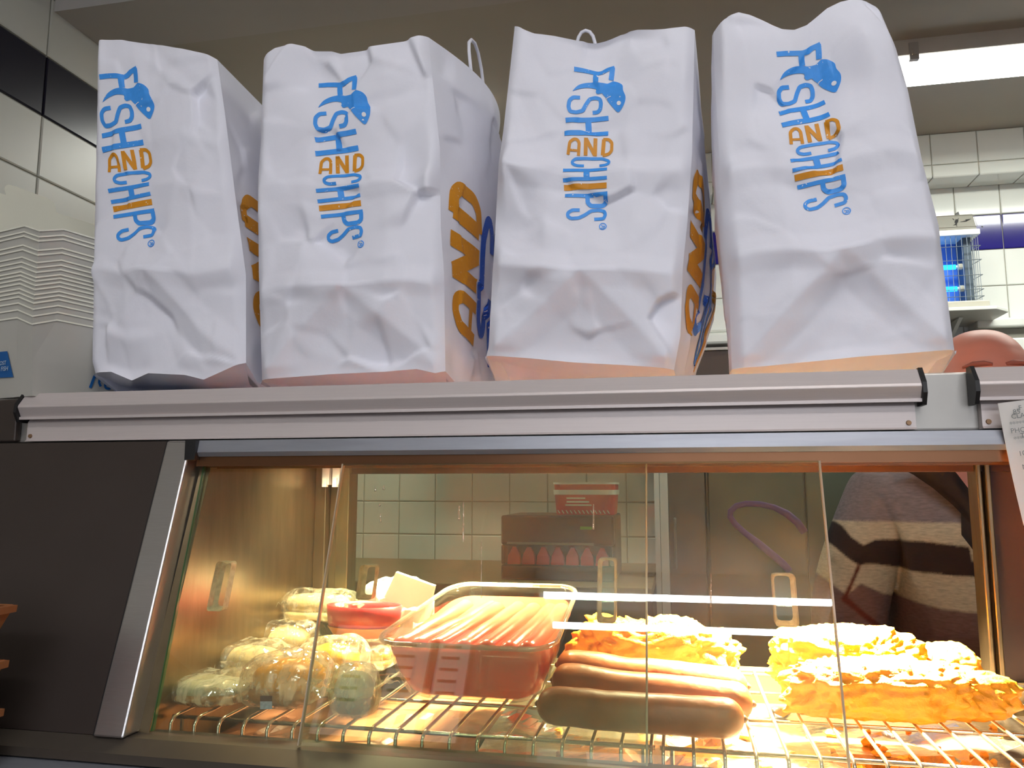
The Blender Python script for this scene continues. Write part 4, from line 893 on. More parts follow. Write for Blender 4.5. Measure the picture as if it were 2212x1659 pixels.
# ------------------------------------------------------------------ food
def blob(c, dims, rotz, seed, amp, fs, n=40, k=26, sq=0.8, flat=0.35, fine=0.0, fs2=60, bend=0.0):
    """lumpy rounded body resting on z = c.z; dims are full sizes"""
    rows = []; c = Vector(c); cr, sr = math.cos(rotz), math.sin(rotz)
    for j in range(k+1):
        ph = -math.pi/2+math.pi*j/k; row = []
        for i in range(n):
            th = 2*math.pi*i/n
            f = lambda v, e: math.copysign(abs(v)**e, v)
            p = Vector((f(math.cos(ph), sq)*f(math.cos(th), sq), f(math.cos(ph), sq)*f(math.sin(th), sq), f(math.sin(ph), sq)))
            q = Vector((p.x*dims[0]/2, p.y*dims[1]/2, p.z*dims[2]/2))
            s_ = 1+amp*noise.fractal(q*fs+Vector((seed, seed*2.1, 0)), 1.0, 2.0, 4)
            if fine: s_ += fine*noise.noise(q*fs2+Vector((0, seed, 7)))
            q = Vector((q.x*s_, q.y*s_+bend*(q.x/dims[0]*2)**2, q.z*s_))
            if q.z < -dims[2]*flat: q.z = -dims[2]*flat-0.1*(abs(q.z)-dims[2]*flat)
            row.append(Vector((q.x*cr-q.y*sr, q.x*sr+q.y*cr, q.z)))
        rows.append(row)
    zmin = min(p.z for r_ in rows for p in r_)
    rows = [[(c.x+p.x, c.y+p.y, c.z+p.z-zmin) for p in r_] for r_ in rows]
    return MB().rings(rows, True, True)
SAUS = mat('browned_sausage', (134, 70, 28), 0.42, var=0.28, scale=55, bump=0.3, bscale=140, coat=0.08)
SAUSE = mat('sausage_knot', (110, 58, 30), 0.5, var=0.2)
def sausage(p, q, r_, label, name='sausage', m=SAUS, group='browned sausages on the wire rack', arch=0.004, cat='sausage', seed=0):
    p, q = Vector(p), Vector(q); k = 30; pts, rs = [], []
    side = (q-p).cross(Vector((0, 0, 1))).normalized()
    for i in range(k+1):
        t = i/k; x = (1-math.cos(math.pi*t))/2; c = p.lerp(q, x)+side*arch*math.sin(math.pi*x)
        L = (q-p).length; d = min(x, 1-x)*L; rr = r_*math.sqrt(max(0.0, 1-(1-min(1, d/r_))**2))*0.97+0.0006
        rr *= 1+0.04*noise.noise(Vector((x*6+seed, seed, 0)))
        pts.append(c+Vector((0, 0, 0.0015*noise.noise(Vector((x*4, seed*3, 1)))))); rs.append(rr)
    lo = min(p.z, q.z)-r_
    t = thing(name, label, cat, ((p.x+q.x)/2, (p.y+q.y)/2, lo), group)
    mb = MB().tube(pts, rs, 18)
    mb.v = [tuple(Vector(v)*1.0+Vector((0, 0, 0.0006*noise.noise(Vector(v)*90)))) for v in mb.v]
    obj('sausage_body', mb, m, t, smooth=True)
    for e, d_ in ((p, (p-q).normalized()), (q, (q-p).normalized())):
        obj('twisted_end', MB().tube([e-d_*0.003, e+d_*0.0012, e+d_*0.003], [0.0045, 0.003, 0.0008], 8), SAUSE if m is SAUS else m, t, smooth=True)
    return t
zS = ZRK
def on_rack(px, py, z): return at(px, py, Z=z)
r1, r2_, r3 = 0.0168, 0.0182, 0.0170
sausage(at(1158, 1508, Y=0.742)*1 if False else Vector((at(1160, 1508, Y=0.742).x, 0.747, zS+r1)), Vector((at(1606, 1535, Y=0.742).x, 0.735, zS+r1)), r1, 'browned sausage nearest the front glass, plump and straight', seed=1)
sausage(Vector((at(1192, 1452, Y=0.80).x, 0.806, zS+r2_+0.006)), Vector((at(1622, 1490, Y=0.80).x, 0.780, zS+r2_)), r2_, 'browned sausage lying between the front one and the rear one', seed=5)
sausage(Vector((at(1206, 1420, Y=0.86).x, 0.853, zS+r3+0.012)), Vector((at(1612, 1460, Y=0.85).x, 0.834, zS+r3+0.004)), r3, 'browned sausage at the rear, half hidden in front of crusty fish', seed=9)
def fish(c, dims, rot, seed, label, bend=0.0):
    t = thing('battered_fish', label, 'battered fish', c, 'battered fish under the heat lamp')
    obj('batter', blob(c, dims, rot, seed, 0.20, 26, 130, 72, 0.70, 0.36, 0.11, 170, bend), BATTER, t, smooth=True)
    rg = random.Random(seed); fl = MB()
    for k in range(26):
        a = rg.uniform(0, 6.28); u_ = rg.uniform(0.2, 0.85); lx, ly = math.cos(a)*dims[0]/2*u_, math.sin(a)*dims[1]/2*u_
        h = dims[2]*0.80*math.sqrt(max(0.05, 1-u_*u_)); x = c[0]+lx*math.cos(rot)-ly*math.sin(rot); y = c[1]+lx*math.sin(rot)+ly*math.cos(rot); z = c[2]+h; s_ = rg.uniform(0.003, 0.008)
        rn = lambda q, zq: [(x+q*math.cos(b_*0.9)*rg.uniform(.6, 1.4), y+q*math.sin(b_*0.9)*rg.uniform(.6, 1.4), zq) for b_ in range(7)]
        fl.rings([rn(s_, z-0.006), rn(s_*0.9, z), rn(s_*0.3, z+s_*0.8)])
    f = obj('batter_flakes', fl, BATTER, t, smooth=True); f['kind'] = 'stuff'
    return t
cF = lambda a, b_, Y: ((at(a, 1450, Y=Y).x+at(b_, 1450, Y=Y).x)/2, Y, ZRK+0.0002)
wF = lambda a, b_, Y: abs(at(a, 1450, Y=Y).x-at(b_, 1450, Y=Y).x)
fish(cF(1690, 2150, 0.845), (wF(1700, 2172, 0.845)*1.0, 0.078, 0.056), 0.05, 3, 'long battered fish fillet nearest the glass on the foil-lined rack')
fish(cF(1672, 1985, 0.938), (wF(1672, 1985, 0.938), 0.075, 0.072), -0.03, 8, 'tall crusty battered fish piece behind the long fillet')
fish(cF(1985, 2118, 0.945), (wF(1985, 2112, 0.945), 0.060, 0.054), 0.2, 13, 'short battered fish piece beside the steel rear post')
fish(cF(1236, 1592, 0.938), (wF(1236, 1592, 0.938), 0.070, 0.075), 0.0, 21, 'crusty battered fish behind the three browned sausages')

# clear dish of red sausages in brine
PINK = mat('red_saveloy', (228, 88, 66), 0.25, var=0.12, scale=30, coat=0.5)
yf, yb = 0.758, 0.955
fl_, fr_ = at(805, 1372, Y=yf), at(1192, 1384, Y=yf); bl_, br_ = at(985, 1262, Y=yb), at(1246, 1276, Y=yb)
zrim_f, zrim_b = at(1000, 1394, Y=yf).z, at(1100, 1262, Y=yb).z
xc_ = (fl_.x+fr_.x)/2; wD = fr_.x-fl_.x; wB = br_.x-bl_.x; dD = yb-yf; xcb = (bl_.x+br_.x)/2
zfl = ZRK+0.0006
def dish_ring(scale, z_k, r_=0.03, extra=0.0):
    """z_k 0 foot ... 1 rim; the rim rises to the rear as the dish leans"""
    out = []
    for x, y, _ in rrect(0, 0, 1, 1, r_/0.2, 0, 6):
        fy = 0.5+y; cx_ = xc_+(xcb-xc_)*fy; w = wD+(wB-wD)*fy
        yy = yf+dD/2+(y*dD)*scale+0.012*(1-z_k); zf = zfl+0.0*fy; zr_ = zrim_f+(zrim_b-zrim_f)*fy
        zf2 = zfl+(zrim_b-zrim_f)*max(0.0, (0.5+y*scale)-0.12)
        out.append((cx_+x*w*scale, yy, zf2+(zr_-zf2)*z_k+extra))
    return out
DGLASS = thin('dish_glass', (252, 244, 240), 0.10, haze=0.04, base_haze=0.01, hscale=30)
ds = thing('glass_dish', 'clear square dish of red sausages in pink brine on the rack', 'dish', (xc_, yf+dD/2, zfl))
prof = [(0.60, 0.0), (0.70, 0.02), (0.80, 0.12), (0.90, 0.45), (0.965, 0.85), (0.985, 0.93), (1.02, 0.96), (1.025, 1.0), (0.99, 1.0), (0.965, 0.93), (0.945, 0.85), (0.88, 0.46), (0.78, 0.15), (0.69, 0.06), (0.60, 0.05)]
obj('dish_wall', MB().rings([dish_ring(a, b_) for a, b_ in prof], True, True), DGLASS, ds, smooth=True)
rr_ = dish_ring(1.022, 0.985); obj('dish_rim', MB().tube(rr_+rr_[:1], 0.0026, 8), thin('rim_glass', (250, 244, 240), 0.22, edge=0.7, haze=0.30, base_haze=0.16, hscale=40), ds, smooth=True)
BR = mat('pink_brine', (242, 112, 84), 0.10, var=0.06, scale=25, trans=0.45)
obj('pink_brine', MB().rings([dish_ring(a, b_) for a, b_ in [(0.58, 0.06), (0.69, 0.075), (0.775, 0.17), (0.87, 0.47), (0.925, 0.80)]], True, True), BR, ds, smooth=True)
zl = lambda y: zfl+ (zrim_f-zfl)*0.74+(zrim_b-zrim_f)*(y-yf)/dD
svs = [((845, 1368), (1010, 1300)), ((880, 1378), (1075, 1288)), ((925, 1385), (1085, 1302)), ((985, 1388), (1130, 1290)), ((1040, 1392), (1165, 1300)), ((1095, 1394), (1205, 1300)), ((1140, 1392), (1225, 1310))]
svd = ['nearest the pale wrappers', 'second from the pale wrappers', 'third from the pale wrappers', 'in the middle of the dish', 'third from the browned sausages', 'second from the browned sausages', 'nearest the browned sausages']
for k, (a, c) in enumerate(svs):
    ya, yc = yf+0.026, yb-0.030
    A_ = Vector((at(*a, Y=ya).x*0.94+xc_*0.06, ya+0.003*(k % 2), zl(ya)-0.001)); B2 = Vector((at(*c, Y=yc).x*0.94+xc_*0.06, yc-0.004*(k % 3), zl(yc)-0.001))
    sausage(A_, B2, 0.0108, 'red sausage in the glass dish, %s' % svd[k], 'red_sausage', PINK, 'red sausages in the glass dish', 0.003, seed=20+k)

# wrapped packs
FILM = thin('cling_film', (250, 246, 236), 0.14, edge=0.8, rough=0.06, haze=0.46, base_haze=0.06, hscale=48, hazecol=(226, 220, 200), transl=0.5, contrast=(0.44, 0.62), hstretch=(2.4, 1, 1), bump=0.8, bscale=60)
FILLS = {'cream': mat('pale_bun', (214, 196, 150), 0.6, var=0.15, scale=30), 'cheese': mat('melted_cheese', (230, 160, 20), 0.35, var=0.18, scale=22), 'crust': mat('pie_crust', (158, 108, 44), 0.5, var=0.2, scale=40),
         'red': mat('red_filling', (176, 44, 36), 0.4, var=0.15, scale=30), 'pale': mat('pale_filling', (186, 190, 168), 0.5, var=0.15, scale=20)}
def crinkled(c, dims, rot, seed, amp=0.16):
    mb = blob(c, dims, rot, seed, amp*0.7, 24, 84, 40, 0.66, 0.46, 0.0, 120)
    # hard little folds
    out = []
    for v in mb.v:
        p = Vector(v)-Vector(c); f = noise.voronoi(Vector((p.x*26+p.z*12, p.y*30, p.z*24+p.x*8))+Vector((seed, 0, 0)))[0]; k = 1+0.13*(f[1]-f[0]-0.25); out.append((c[0]+p.x*k, c[1]+p.y*k, max(c[2], c[2]+p.z*k)))
    mb.v = out; return mb
def pack(label, px0, px1, pytop, Y, z0, depth, fill, base='crust', seed=1, rot=0.0, lab=None, tabs=True):
    xa2, xb3 = at(px0, 1480, Y=Y).x, at(px1, 1480, Y=Y).x; zt2_ = at((px0+px1)/2, pytop, Y=Y).z; h = zt2_-z0; c = ((xa2+xb3)/2, Y, z0); w = xb3-xa2
    t = thing('wrapped_pack', label, 'food pack', c, 'film wrapped packs on the rack')
    ci = (c[0], c[1], z0+0.0035)
    obj('crust_base', blob(ci, (w*0.84, depth*0.82, h*0.40), rot, seed, 0.05, 20, 36, 18, 0.8), FILLS[base], t, smooth=True)
    obj('filling', blob((c[0], c[1], z0+h*0.26), (w*0.78, depth*0.76, h*0.64), rot, seed+3, 0.10, 24, 40, 22, 0.85), FILLS[fill], t, smooth=True)
    obj('film_wrap', crinkled(c, (w, depth, h), rot, seed), FILM, t, smooth=False)
    if tabs:
        rg = random.Random(seed); m = MB()
        for k in range(4):   # loose film ends
            a = rg.uniform(0, 6.28); x, y = c[0]+math.cos(a)*w*0.46, c[1]+math.sin(a)*depth*0.46; L = rg.uniform(0.018, 0.03)
            m.grid([[(x+L*u_*math.cos(a)+0.010*(v_-1)*-math.sin(a)*(0.5+u_), y+L*u_*math.sin(a)*0.5+0.010*(v_-1)*math.cos(a)*(0.5+u_), z0+h*0.35+0.010*math.sin(u_*2.5)+0.004*((v_+int(u_*4)) % 2)) for v_ in range(3)] for u_ in (0, .25, .5, .75, 1)])
        obj('film_ends', m, FILM, t)
    if lab:
        g = [[at(lab[0]+(lab[1]-lab[0])*u_, lab[2]+(lab[3]-lab[2])*v_, Y=Y-depth/2-0.001+0.004*v_*0) for u_ in (0, 1)] for v_ in (0, .42, 1)]
        obj('dark_label', MB().add([g[0][0], g[0][1], g[1][1], g[1][0]], [(3, 2, 1, 0)]), mat('maroon_label', (70, 26, 26), 0.5), t)
        obj('barcode_label', MB().add([g[1][0], g[1][1], g[2][1], g[2][0]], [(3, 2, 1, 0)]), mat('barcode_grey', (150, 160, 175), 0.5, var=0.25, scale=400), t)
    return t
zR = ZRK+0.0003
pack('pale film-wrapped pie with a brown crust, at the steel corner post', 338, 556, 1452, 0.755, zR, 0.078, 'pale', 'crust', 2)
pack('domed cream bun in film behind the pale wrapped pie', 388, 626, 1376, 0.845, zR, 0.085, 'cream', 'cream', 5)
pack('film-wrapped yellow cheese pie with a small barcode label', 535, 712, 1404, 0.762, zR, 0.082, 'cheese', 'crust', 9, lab=(562, 588, 1503, 1532))
pack('cream film parcel with white stripes, between cheese pie and glass dish', 722, 812, 1428, 0.738, zR, 0.05, 'cream', 'crust', 14)
pack('wrapped bun with orange cheese showing, below the red tub of filling', 650, 790, 1372, 0.850, zR, 0.08, 'cheese', 'crust', 18)
pack('cream film parcel in the second row behind the cheese pie', 515, 690, 1330, 0.938, zR, 0.09, 'cream', 'cream', 22)
pk = at(675, 1335, Y=0.955)
pack('glossy film parcel lying highest, in front of the steel door channels', 592, 772, 1268, 0.965, at(675, 1342, Y=0.965).z, 0.07, 'cream', 'cream', 27)
# make the high parcel rest on the second-row one, red dish beside it
pack('film parcel under the round red pot, mostly hidden by the glass dish', 700, 868, 1378, 0.925, zR, 0.075, 'cheese', 'crust', 35, tabs=False)
rx0, rx1 = at(708, 1330, Y=0.925).x, at(866, 1330, Y=0.925).x; rz0, rz1 = at(790, 1374, Y=0.925).z, at(790, 1306, Y=0.925).z
rcx = (rx0+rx1)/2; rw = (rx1-rx0)/2
rt = thing('red_pot', 'shallow red pot with an amber foot between film parcels and white paper', 'pot', (rcx, 0.925, rz0))
def circ(r_, z, n=32): return [(rcx+r_*math.cos(2*math.pi*i/n), 0.925+r_*math.sin(2*math.pi*i/n)*0.62, z) for i in range(n)]
H_ = rz1-rz0
obj('pot_wall', MB().rings([circ(rw*0.62, rz0+H_*0.22), circ(rw*0.94, rz0+H_*0.34), circ(rw*0.99, rz0+H_*0.7), circ(rw, rz1), circ(rw*0.97, rz1), circ(rw*0.93, rz0+H_*0.75)], True, False), mat('deep_red_plastic', (168, 34, 40), 0.3, var=0.1), rt, smooth=True)
obj('red_contents', MB().rings([circ(rw*0.94, rz0+H_*0.74), circ(rw*0.6, rz0+H_*0.80), circ(rw*0.2, rz0+H_*0.78)], False, True), FILLS['red'], rt, smooth=True)
obj('amber_foot', MB().rings([circ(rw*0.66, rz0), circ(rw*0.80, rz0+H_*0.04), circ(rw*0.95, rz0+H_*0.30), circ(rw*0.97, rz0+H_*0.34)], True, False), mat('amber_plastic', (206, 120, 34), 0.3), rt, smooth=True)
WP = mat('white_wrapping_paper', (244, 242, 236), 0.8, var=0.02, trans=0.25)
px0, px1 = at(775, 1300, Y=0.985).x, at(935, 1300, Y=0.985).x
pp_ = blob(((px0+px1)/2, 0.985, zR), (px1-px0, 0.05, at(850, 1240, Y=0.985).z-zR), 0.0, 31, 0.10, 20, 48, 30, 0.6, 0.46)
wpt = thing('paper_parcel', 'bright white crumpled paper parcel behind the glass dish', 'paper parcel', ((px0+px1)/2, 0.985, zR))
pm = []
for v in pp_.v:
    p = Vector(v); f = noise.voronoi(p*34)[0]; k = 0.9*(f[1]-f[0]-0.25)*0.012; pm.append((p.x+k, p.y-k, max(zR, p.z+k)))
pp_.v = pm; obj('paper_wrap', pp_, WP, wpt)
obj('paper_corner', MB().prism([at(855, 1236, Y=0.955), at(938, 1266, Y=0.955), at(930, 1300, Y=0.955), at(880, 1315, Y=0.955), at(830, 1290, Y=0.955)], (0.002, 0.0015, 0.001)), WP, wpt)

# ------------------------------------------------------------------ order ticket on the short rail
Yt = 0.7465
def tk_pt(px, py, off=0.0): return at(px, py, Y=Yt-off)
tkt = thing('order_ticket', 'long white order ticket hanging slanted from the short rail', 'ticket', tk_pt(2200, 1130), None)
L0, L1 = tk_pt(2153, 872), tk_pt(2209, 1135); dn = (L1-L0).normalized(); ac = Vector((0, -1, 0)).cross(dn); ac = ac if ac.x > 0 else -ac
nseg = 14; P_ = [[L0+dn*((L1-L0).length*j/nseg)+ac*(0.058*i/4)+Vector((0, 0.0025*math.sin(j/nseg*3.0)-0.0025, 0)) for i in range(5)] for j in range(nseg+1)]
tko = obj('ticket_paper', MB().grid(P_, flip=True), mat('thermal_paper', (240, 236, 232), 0.6, var=0.01, trans=0.3), tkt)
so = tko.modifiers.new('sheet', 'SOLIDIFY'); so.thickness = 0.0003
TI = mat('thermal_ink', (120, 124, 124), 0.7, var=0.05)
def trow(px, py, s, size=0.0058, al='LEFT'): 
    text('printed_text', s, size, frame(tk_pt(px, py, 0.0042), ac, -dn), TI, tko, al)
for px, py, s in ((2201, 886, 'F'), (2189, 895, '85'), (2185, 905, 'CLASS'), (2182, 922, '********'), (2184, 936, 'PHONE'), (2205, 946, 'T'), (2191, 954, '********'), (2201, 985, '10'), (2209, 1014, 'M')):
    trow(px, py, s)

# made-up glowing board behind the customers, standing in for a leaflet mirrored in the glass
mb_ = thing('reflection_board', 'glowing board added behind the customers for the pale leaflet mirrored in the glass', 'reflection board', (-1.06, -1.2, 1.74))
obj('lit_face', MB().box((-1.22, -1.205, 1.68), (-0.72, -1.20, 2.06)), emissive('reflection_board_glow', (255, 246, 240), 1.3), mb_)
obj('board_case', MB().box((-1.24, -1.26, 1.66), (-0.70, -1.2055, 2.08)), BLACKP, mb_)
st_ = MB()
for k, (xa3, xb4) in enumerate(((-1.20, -1.08), (-1.03, -0.90), (-0.86, -0.74))):
    obj('red_column', MB().box((xa3, -1.1995, 1.70), (xa3+0.03, -1.198, 2.03)), mat('reflection_board_red', (190, 60, 60), 0.6), mb_)
    for r_ in range(6): st_.box((xa3+0.045, -1.1995, 1.79+0.04*r_), (xb4-0.01, -1.1985, 1.80+0.04*r_))
ml = obj('reflection_board_lines', st_, mat('reflection_board_grey', (110, 108, 106), 0.6), mb_); ml['kind'] = 'stuff'
for x in (-1.2, -0.76): obj('hanger', MB().tube([(x, -1.24, 2.08), (x, -1.24, CEIL_F)], 0.004, 6), STEELD, mb_)

# ------------------------------------------------------------------ the server behind the cabinet
Yp = 1.80
hp = at(2110, 716, Y=Yp); HX, HT = hp.x, hp.z
per = thing('person', 'bald person in a grey and cream striped jumper standing behind the cabinet', 'person', (HX, Yp, 0))
def skin(name, verts, edges, radii, root=0, sub=2):
    me = bpy.data.meshes.new(name); me.from_pydata(verts, edges, []); o = bpy.data.objects.new(name, me); COL.objects.link(o)
    o.modifiers.new('skin', 'SKIN'); o.modifiers['skin'].use_smooth_shade = True
    for i, r_ in enumerate(radii):
        sv = me.skin_vertices[0].data[i]; sv.radius = r_ if isinstance(r_, tuple) else (r_, r_); sv.use_root = (i == root)
    ss = o.modifiers.new('sub', 'SUBSURF'); ss.levels = sub; ss.render_levels = sub
    dg = bpy.context.evaluated_depsgraph_get(); e = bpy.data.meshes.new_from_object(o.evaluated_get(dg))
    bpy.data.objects.remove(o); V = [tuple(v.co) for v in e.vertices]; Fc = [tuple(p.vertices) for p in e.polygons]; bpy.data.meshes.remove(e); return V, Fc
shR = at(1868, 1085, Y=Yp); elR = at(1792, 1270, Y=Yp-0.02); wrR = at(1830, 1640, Y=Yp-0.12)
nz_ = at(2090, 1030, Y=Yp).z
J = {}; JV, JE, JR = [], [], []
def joint(k, p, r_, par=None):
    J[k] = len(JV); JV.append(tuple(p)); JR.append(r_)
    if par is not None: JE.append((J[par], J[k]))
joint('pelvis', (HX+0.0, Yp+0.06, 0.90), (0.16, 0.12)); joint('belly', (HX-0.05, Yp+0.06, 1.04), (0.16, 0.11), 'pelvis'); joint('chest', (HX-0.02, Yp+0.05, 1.19), (0.155, 0.10), 'belly')
joint('neck0', (HX-0.005, Yp+0.03, nz_+0.02), (0.075, 0.07), 'chest'); joint('neck1', (HX, Yp+0.01, HT-0.22), (0.058, 0.06), 'neck0'); joint('skull', (HX, Yp+0.0, HT-0.13), (0.06, 0.07), 'neck1')
joint('shR', (shR.x+0.03, Yp+0.03, shR.z-0.015), 0.058, 'chest'); joint('elR', tuple(elR+Vector((0.035, 0, 0))), 0.048, 'shR'); joint('wrR', tuple(wrR), 0.033, 'elR'); joint('palmR', tuple(wrR+Vector((0.02, -0.06, -0.02))), (0.038, 0.018), 'wrR')
sl = 2*HX-shR.x+0.02
joint('shL', (sl-0.03, Yp+0.03, shR.z-0.01), 0.07, 'chest'); joint('elL', (sl+0.09, Yp-0.02, elR.z), 0.048, 'shL'); joint('wrL', (sl+0.02, Yp-0.20, wrR.z), 0.033, 'elL'); joint('palmL', (sl+0.0, Yp-0.26, wrR.z-0.02), (0.038, 0.018), 'wrL')
for s_, d_ in (('R', -1), ('L', 1)):
    joint('hip'+s_, (HX+0.03+0.09*d_, Yp+0.06, 0.84), 0.10, 'pelvis'); joint('knee'+s_, (HX+0.03+0.10*d_, Yp+0.04, 0.47), 0.065, 'hip'+s_); joint('ankle'+s_, (HX+0.03+0.10*d_, Yp+0.07, 0.085), 0.042, 'knee'+s_)
    joint('toe'+s_, (HX+0.03+0.11*d_, Yp-0.10, 0.038), 0.036, 'ankle'+s_)
BV, BF = skin('body', JV, JE, JR)
body = MB().add(BV, BF)
for s_ in ('R', 'L'):
    p = Vector(JV[J['palm'+s_]]); w = Vector(JV[J['wr'+s_]]); d_ = (p-w).normalized(); sd = d_.cross(Vector((0, 0, 1))).normalized(); th = 1 if s_ == 'R' else -1
    for k, (off, L) in enumerate(((-0.030, 0.066), (-0.010, 0.076), (0.010, 0.071), (0.029, 0.056))):
        a = p+sd*off+d_*0.005; body.tube([a, a+d_*L*0.5, a+d_*L*0.8+Vector((0, 0, -L*0.22)), a+d_*L*0.92+Vector((0, 0, -L*0.5))], [0.010, 0.0092, 0.0085, 0.006], 10)
    a = w.lerp(p, 0.5)-sd*th*0.028; body.tube([a, a-sd*th*0.022+d_*0.025, a-sd*th*0.026+d_*0.055+Vector((0, 0, -0.01))], [0.012, 0.0105, 0.007], 10)
# head: skull, face, ears
hc = Vector((HX, Yp-0.005, HT-0.118)); rows = []
for j in range(33):
    ph = -math.pi/2+math.pi*j/32; row = []
    for i in range(48):
        a = 2*math.pi*i/48; x, y, z = math.cos(ph)**(0.82 if ph > 0 else 1)*math.cos(a), math.cos(ph)**(0.82 if ph > 0 else 1)*math.sin(a), math.sin(ph)
        w_x, w_y, w_z = 0.092, 0.102, 0.118
        if z < 0: w_x *= 1+0.22*z; w_y *= 1+0.10*z
        p = Vector((x*w_x, y*w_y, z*w_z)); fy = max(0, -y)
        if fy > 0:
            p.y -= 0.028*math.exp(-((x/0.15)**2))*math.exp(-((z+0.22)/0.16)**2)*fy          # nose
            p.y += 0.010*math.exp(-((abs(x)-0.42)/0.2)**2)*math.exp(-((z+0.02)/0.10)**2)*fy   # eye sockets
            p.y -= 0.005*math.exp(-((z-0.16)/0.08)**2)*fy                                     # brow ridge
            p.y -= 0.004*math.exp(-((x/0.3)**2))*math.exp(-((z+0.55)/0.07)**2)*fy             # lips
            for zq in (0.34, 0.44, 0.54): p.y += 0.0022*math.exp(-((z-zq-0.03*x*x)/0.016)**2)*fy   # forehead lines
        row.append(tuple(hc+p))
    rows.append(row)
body.rings(rows)
for d_ in (-1, 1):
    body.rings([[tuple(hc+Vector((d_*(0.076+0.010*k), 0.012+0.018*math.cos(a)*(1-0.2*k), -0.012+0.030*math.sin(a)*(1-0.2*k)))) for a in [2*math.pi*i/14 for i in range(14)]] for k in range(3)])
SKIN = mat('ruddy_skin', (214, 138, 118), 0.5, var=0.06, scale=18)
bo = obj('body', body, SKIN, per)
rm = bo.modifiers.new('remesh', 'REMESH'); rm.mode = 'VOXEL'; rm.voxel_size = 0.0045; rm.use_smooth_shade = True
sm_ = bo.modifiers.new('smooth', 'SMOOTH'); sm_.factor = 0.4; sm_.iterations = 2
for d_ in (-1, 1):
    c = hc+Vector((d_*0.033, -0.081, 0.000)); obj('eye', MB().rings([[tuple(c+Vector((0.012*math.cos(b_)*math.cos(a), -0.006*math.cos(b_)*abs(math.sin(a)) if False else 0.012*math.cos(b_)*math.sin(a), 0.010*math.sin(b_)))) for a in [2*math.pi*i/12 for i in range(12)]] for b_ in [-1.5+3*j/6 for j in range(7)]]), mat('eye_white', (225, 220, 215), 0.2), per, smooth=True)
    obj('iris', MB().disc(c+Vector((-d_*0.001, -0.0124, 0.0)), (0, -1, 0), 0.0052, 14), mat('iris_brown', (60, 40, 30), 0.2), per)
    obj('eyebrow', MB().tube([hc+Vector((d_*0.012, -0.098, 0.033)), hc+Vector((d_*0.026, -0.096, 0.036)), hc+Vector((d_*0.044, -0.0895, 0.036)), hc+Vector((d_*0.060, -0.080, 0.031))], [0.0035, 0.0055, 0.005, 0.002], 8), mat('brow_hair', (158, 92, 78), 0.8), per, smooth=True)
# jumper and trousers: the same skeleton, a little larger
def sub(keys, grow, extra=None):
    idx = [J[k] for k in keys]; mp_ = {a: i for i, a in enumerate(idx)}
    R_ = [tuple(v+grow for v in (r_ if isinstance(r_, tuple) else (r_, r_))) for r_ in (JR[i] for i in idx)]
    return [JV[i] for i in idx], [(mp_[a], mp_[c]) for a, c in JE if a in mp_ and c in mp_], R_
lipm = MB().tube([hc+Vector((x_, -0.0985+abs(x_)*0.30, -0.066+abs(x_)*0.03)) for x_ in (-0.024, -0.014, -0.005, 0.005, 0.014, 0.024)], [0.0015, 0.004, 0.005, 0.005, 0.004, 0.0015], 8)
obj('lips', lipm, mat('lip_red', (176, 92, 86), 0.45), per, smooth=True)
v_, e_, r_ = sub(['pelvis', 'belly', 'chest', 'neck0', 'shR', 'elR', 'wrR', 'shL', 'elL', 'wrL'], 0.018)
r_[4] = (0.10, 0.10); r_[5] = (0.095, 0.08); r_[6] = (0.046, 0.046); r_[7] = (0.10, 0.10); r_[8] = (0.072, 0.072); r_[3] = (0.082, 0.078); r_[2] = (0.25, 0.165); r_[1] = (0.30, 0.175); r_[0] = (0.22, 0.16)
V, Fc = skin('jumper', v_, e_, r_, 0, 3)
jm = bpy.data.meshes.new('jumper'); jm.from_pydata(V, [], Fc); jm.update()
tmp = bpy.data.objects.new('jumper', jm); COL.objects.link(tmp); q = tmp.modifiers.new('r', 'REMESH'); q.mode = 'VOXEL'; q.voxel_size = 0.0036
q = tmp.modifiers.new('s', 'SMOOTH'); q.factor = 0.5; q.iterations = 4
jm = bpy.data.meshes.new_from_object(tmp.evaluated_get(bpy.context.evaluated_depsgraph_get())); bpy.data.objects.remove(tmp); jm.name = 'jumper'
def inside(poly, X, Y_):
    c = np.zeros(len(X), bool); n_ = len(poly)
    for i in range(n_):
        (xa4, ya4), (xb5, yb5) = poly[i], poly[(i+1) % n_]
        cond = ((ya4 > Y_) != (yb5 > Y_)); xx = xa4+(Y_-ya4)*(xb5-xa4)/((yb5-ya4) or 1e-9); c ^= cond & (X < xx)
    return c
co_ = np.array([v.co[:] for v in jm.vertices]); front = co_[:, 1] < Yp+0.10
def pat(poly):     # the knitted pattern and a painted arm crease, laid out flat in the plane of the chest
    q = [at(px, py, Y=Yp-0.06) for px, py in poly]; q = [(p.x, p.z) for p in q]; acc = sum(inside(q, co_[:, 0]+dx, co_[:, 2]+dz).astype(float) for dx in (-0.0016, 0, 0.0016) for dz in (-0.0016, 0, 0.0016))/9
    return acc*front
GREY, CREAM, BLK, TAUPE, ARM_CREASE = lin((124, 116, 118)), lin((190, 178, 150)), lin((26, 20, 22)), lin((104, 84, 80)), lin((82, 36, 26))
colr = np.tile(np.array(GREY), (len(co_), 1))
def paint(poly, c):
    global colr
    k = pat(poly)[:, None]; colr = colr*(1-k)+np.array(c)*k
paint([(1690, 1126), (2400, 1126), (2400, 1480), (1600, 1480), (1600, 1200)], CREAM)
paint([(1600, 1330), (1700, 1225), (1760, 1232), (1820, 1280), (1850, 1255), (1900, 1278), (2000, 1300), (2130, 1310), (2450, 1318), (2450, 1700), (1500, 1700)], TAUPE)
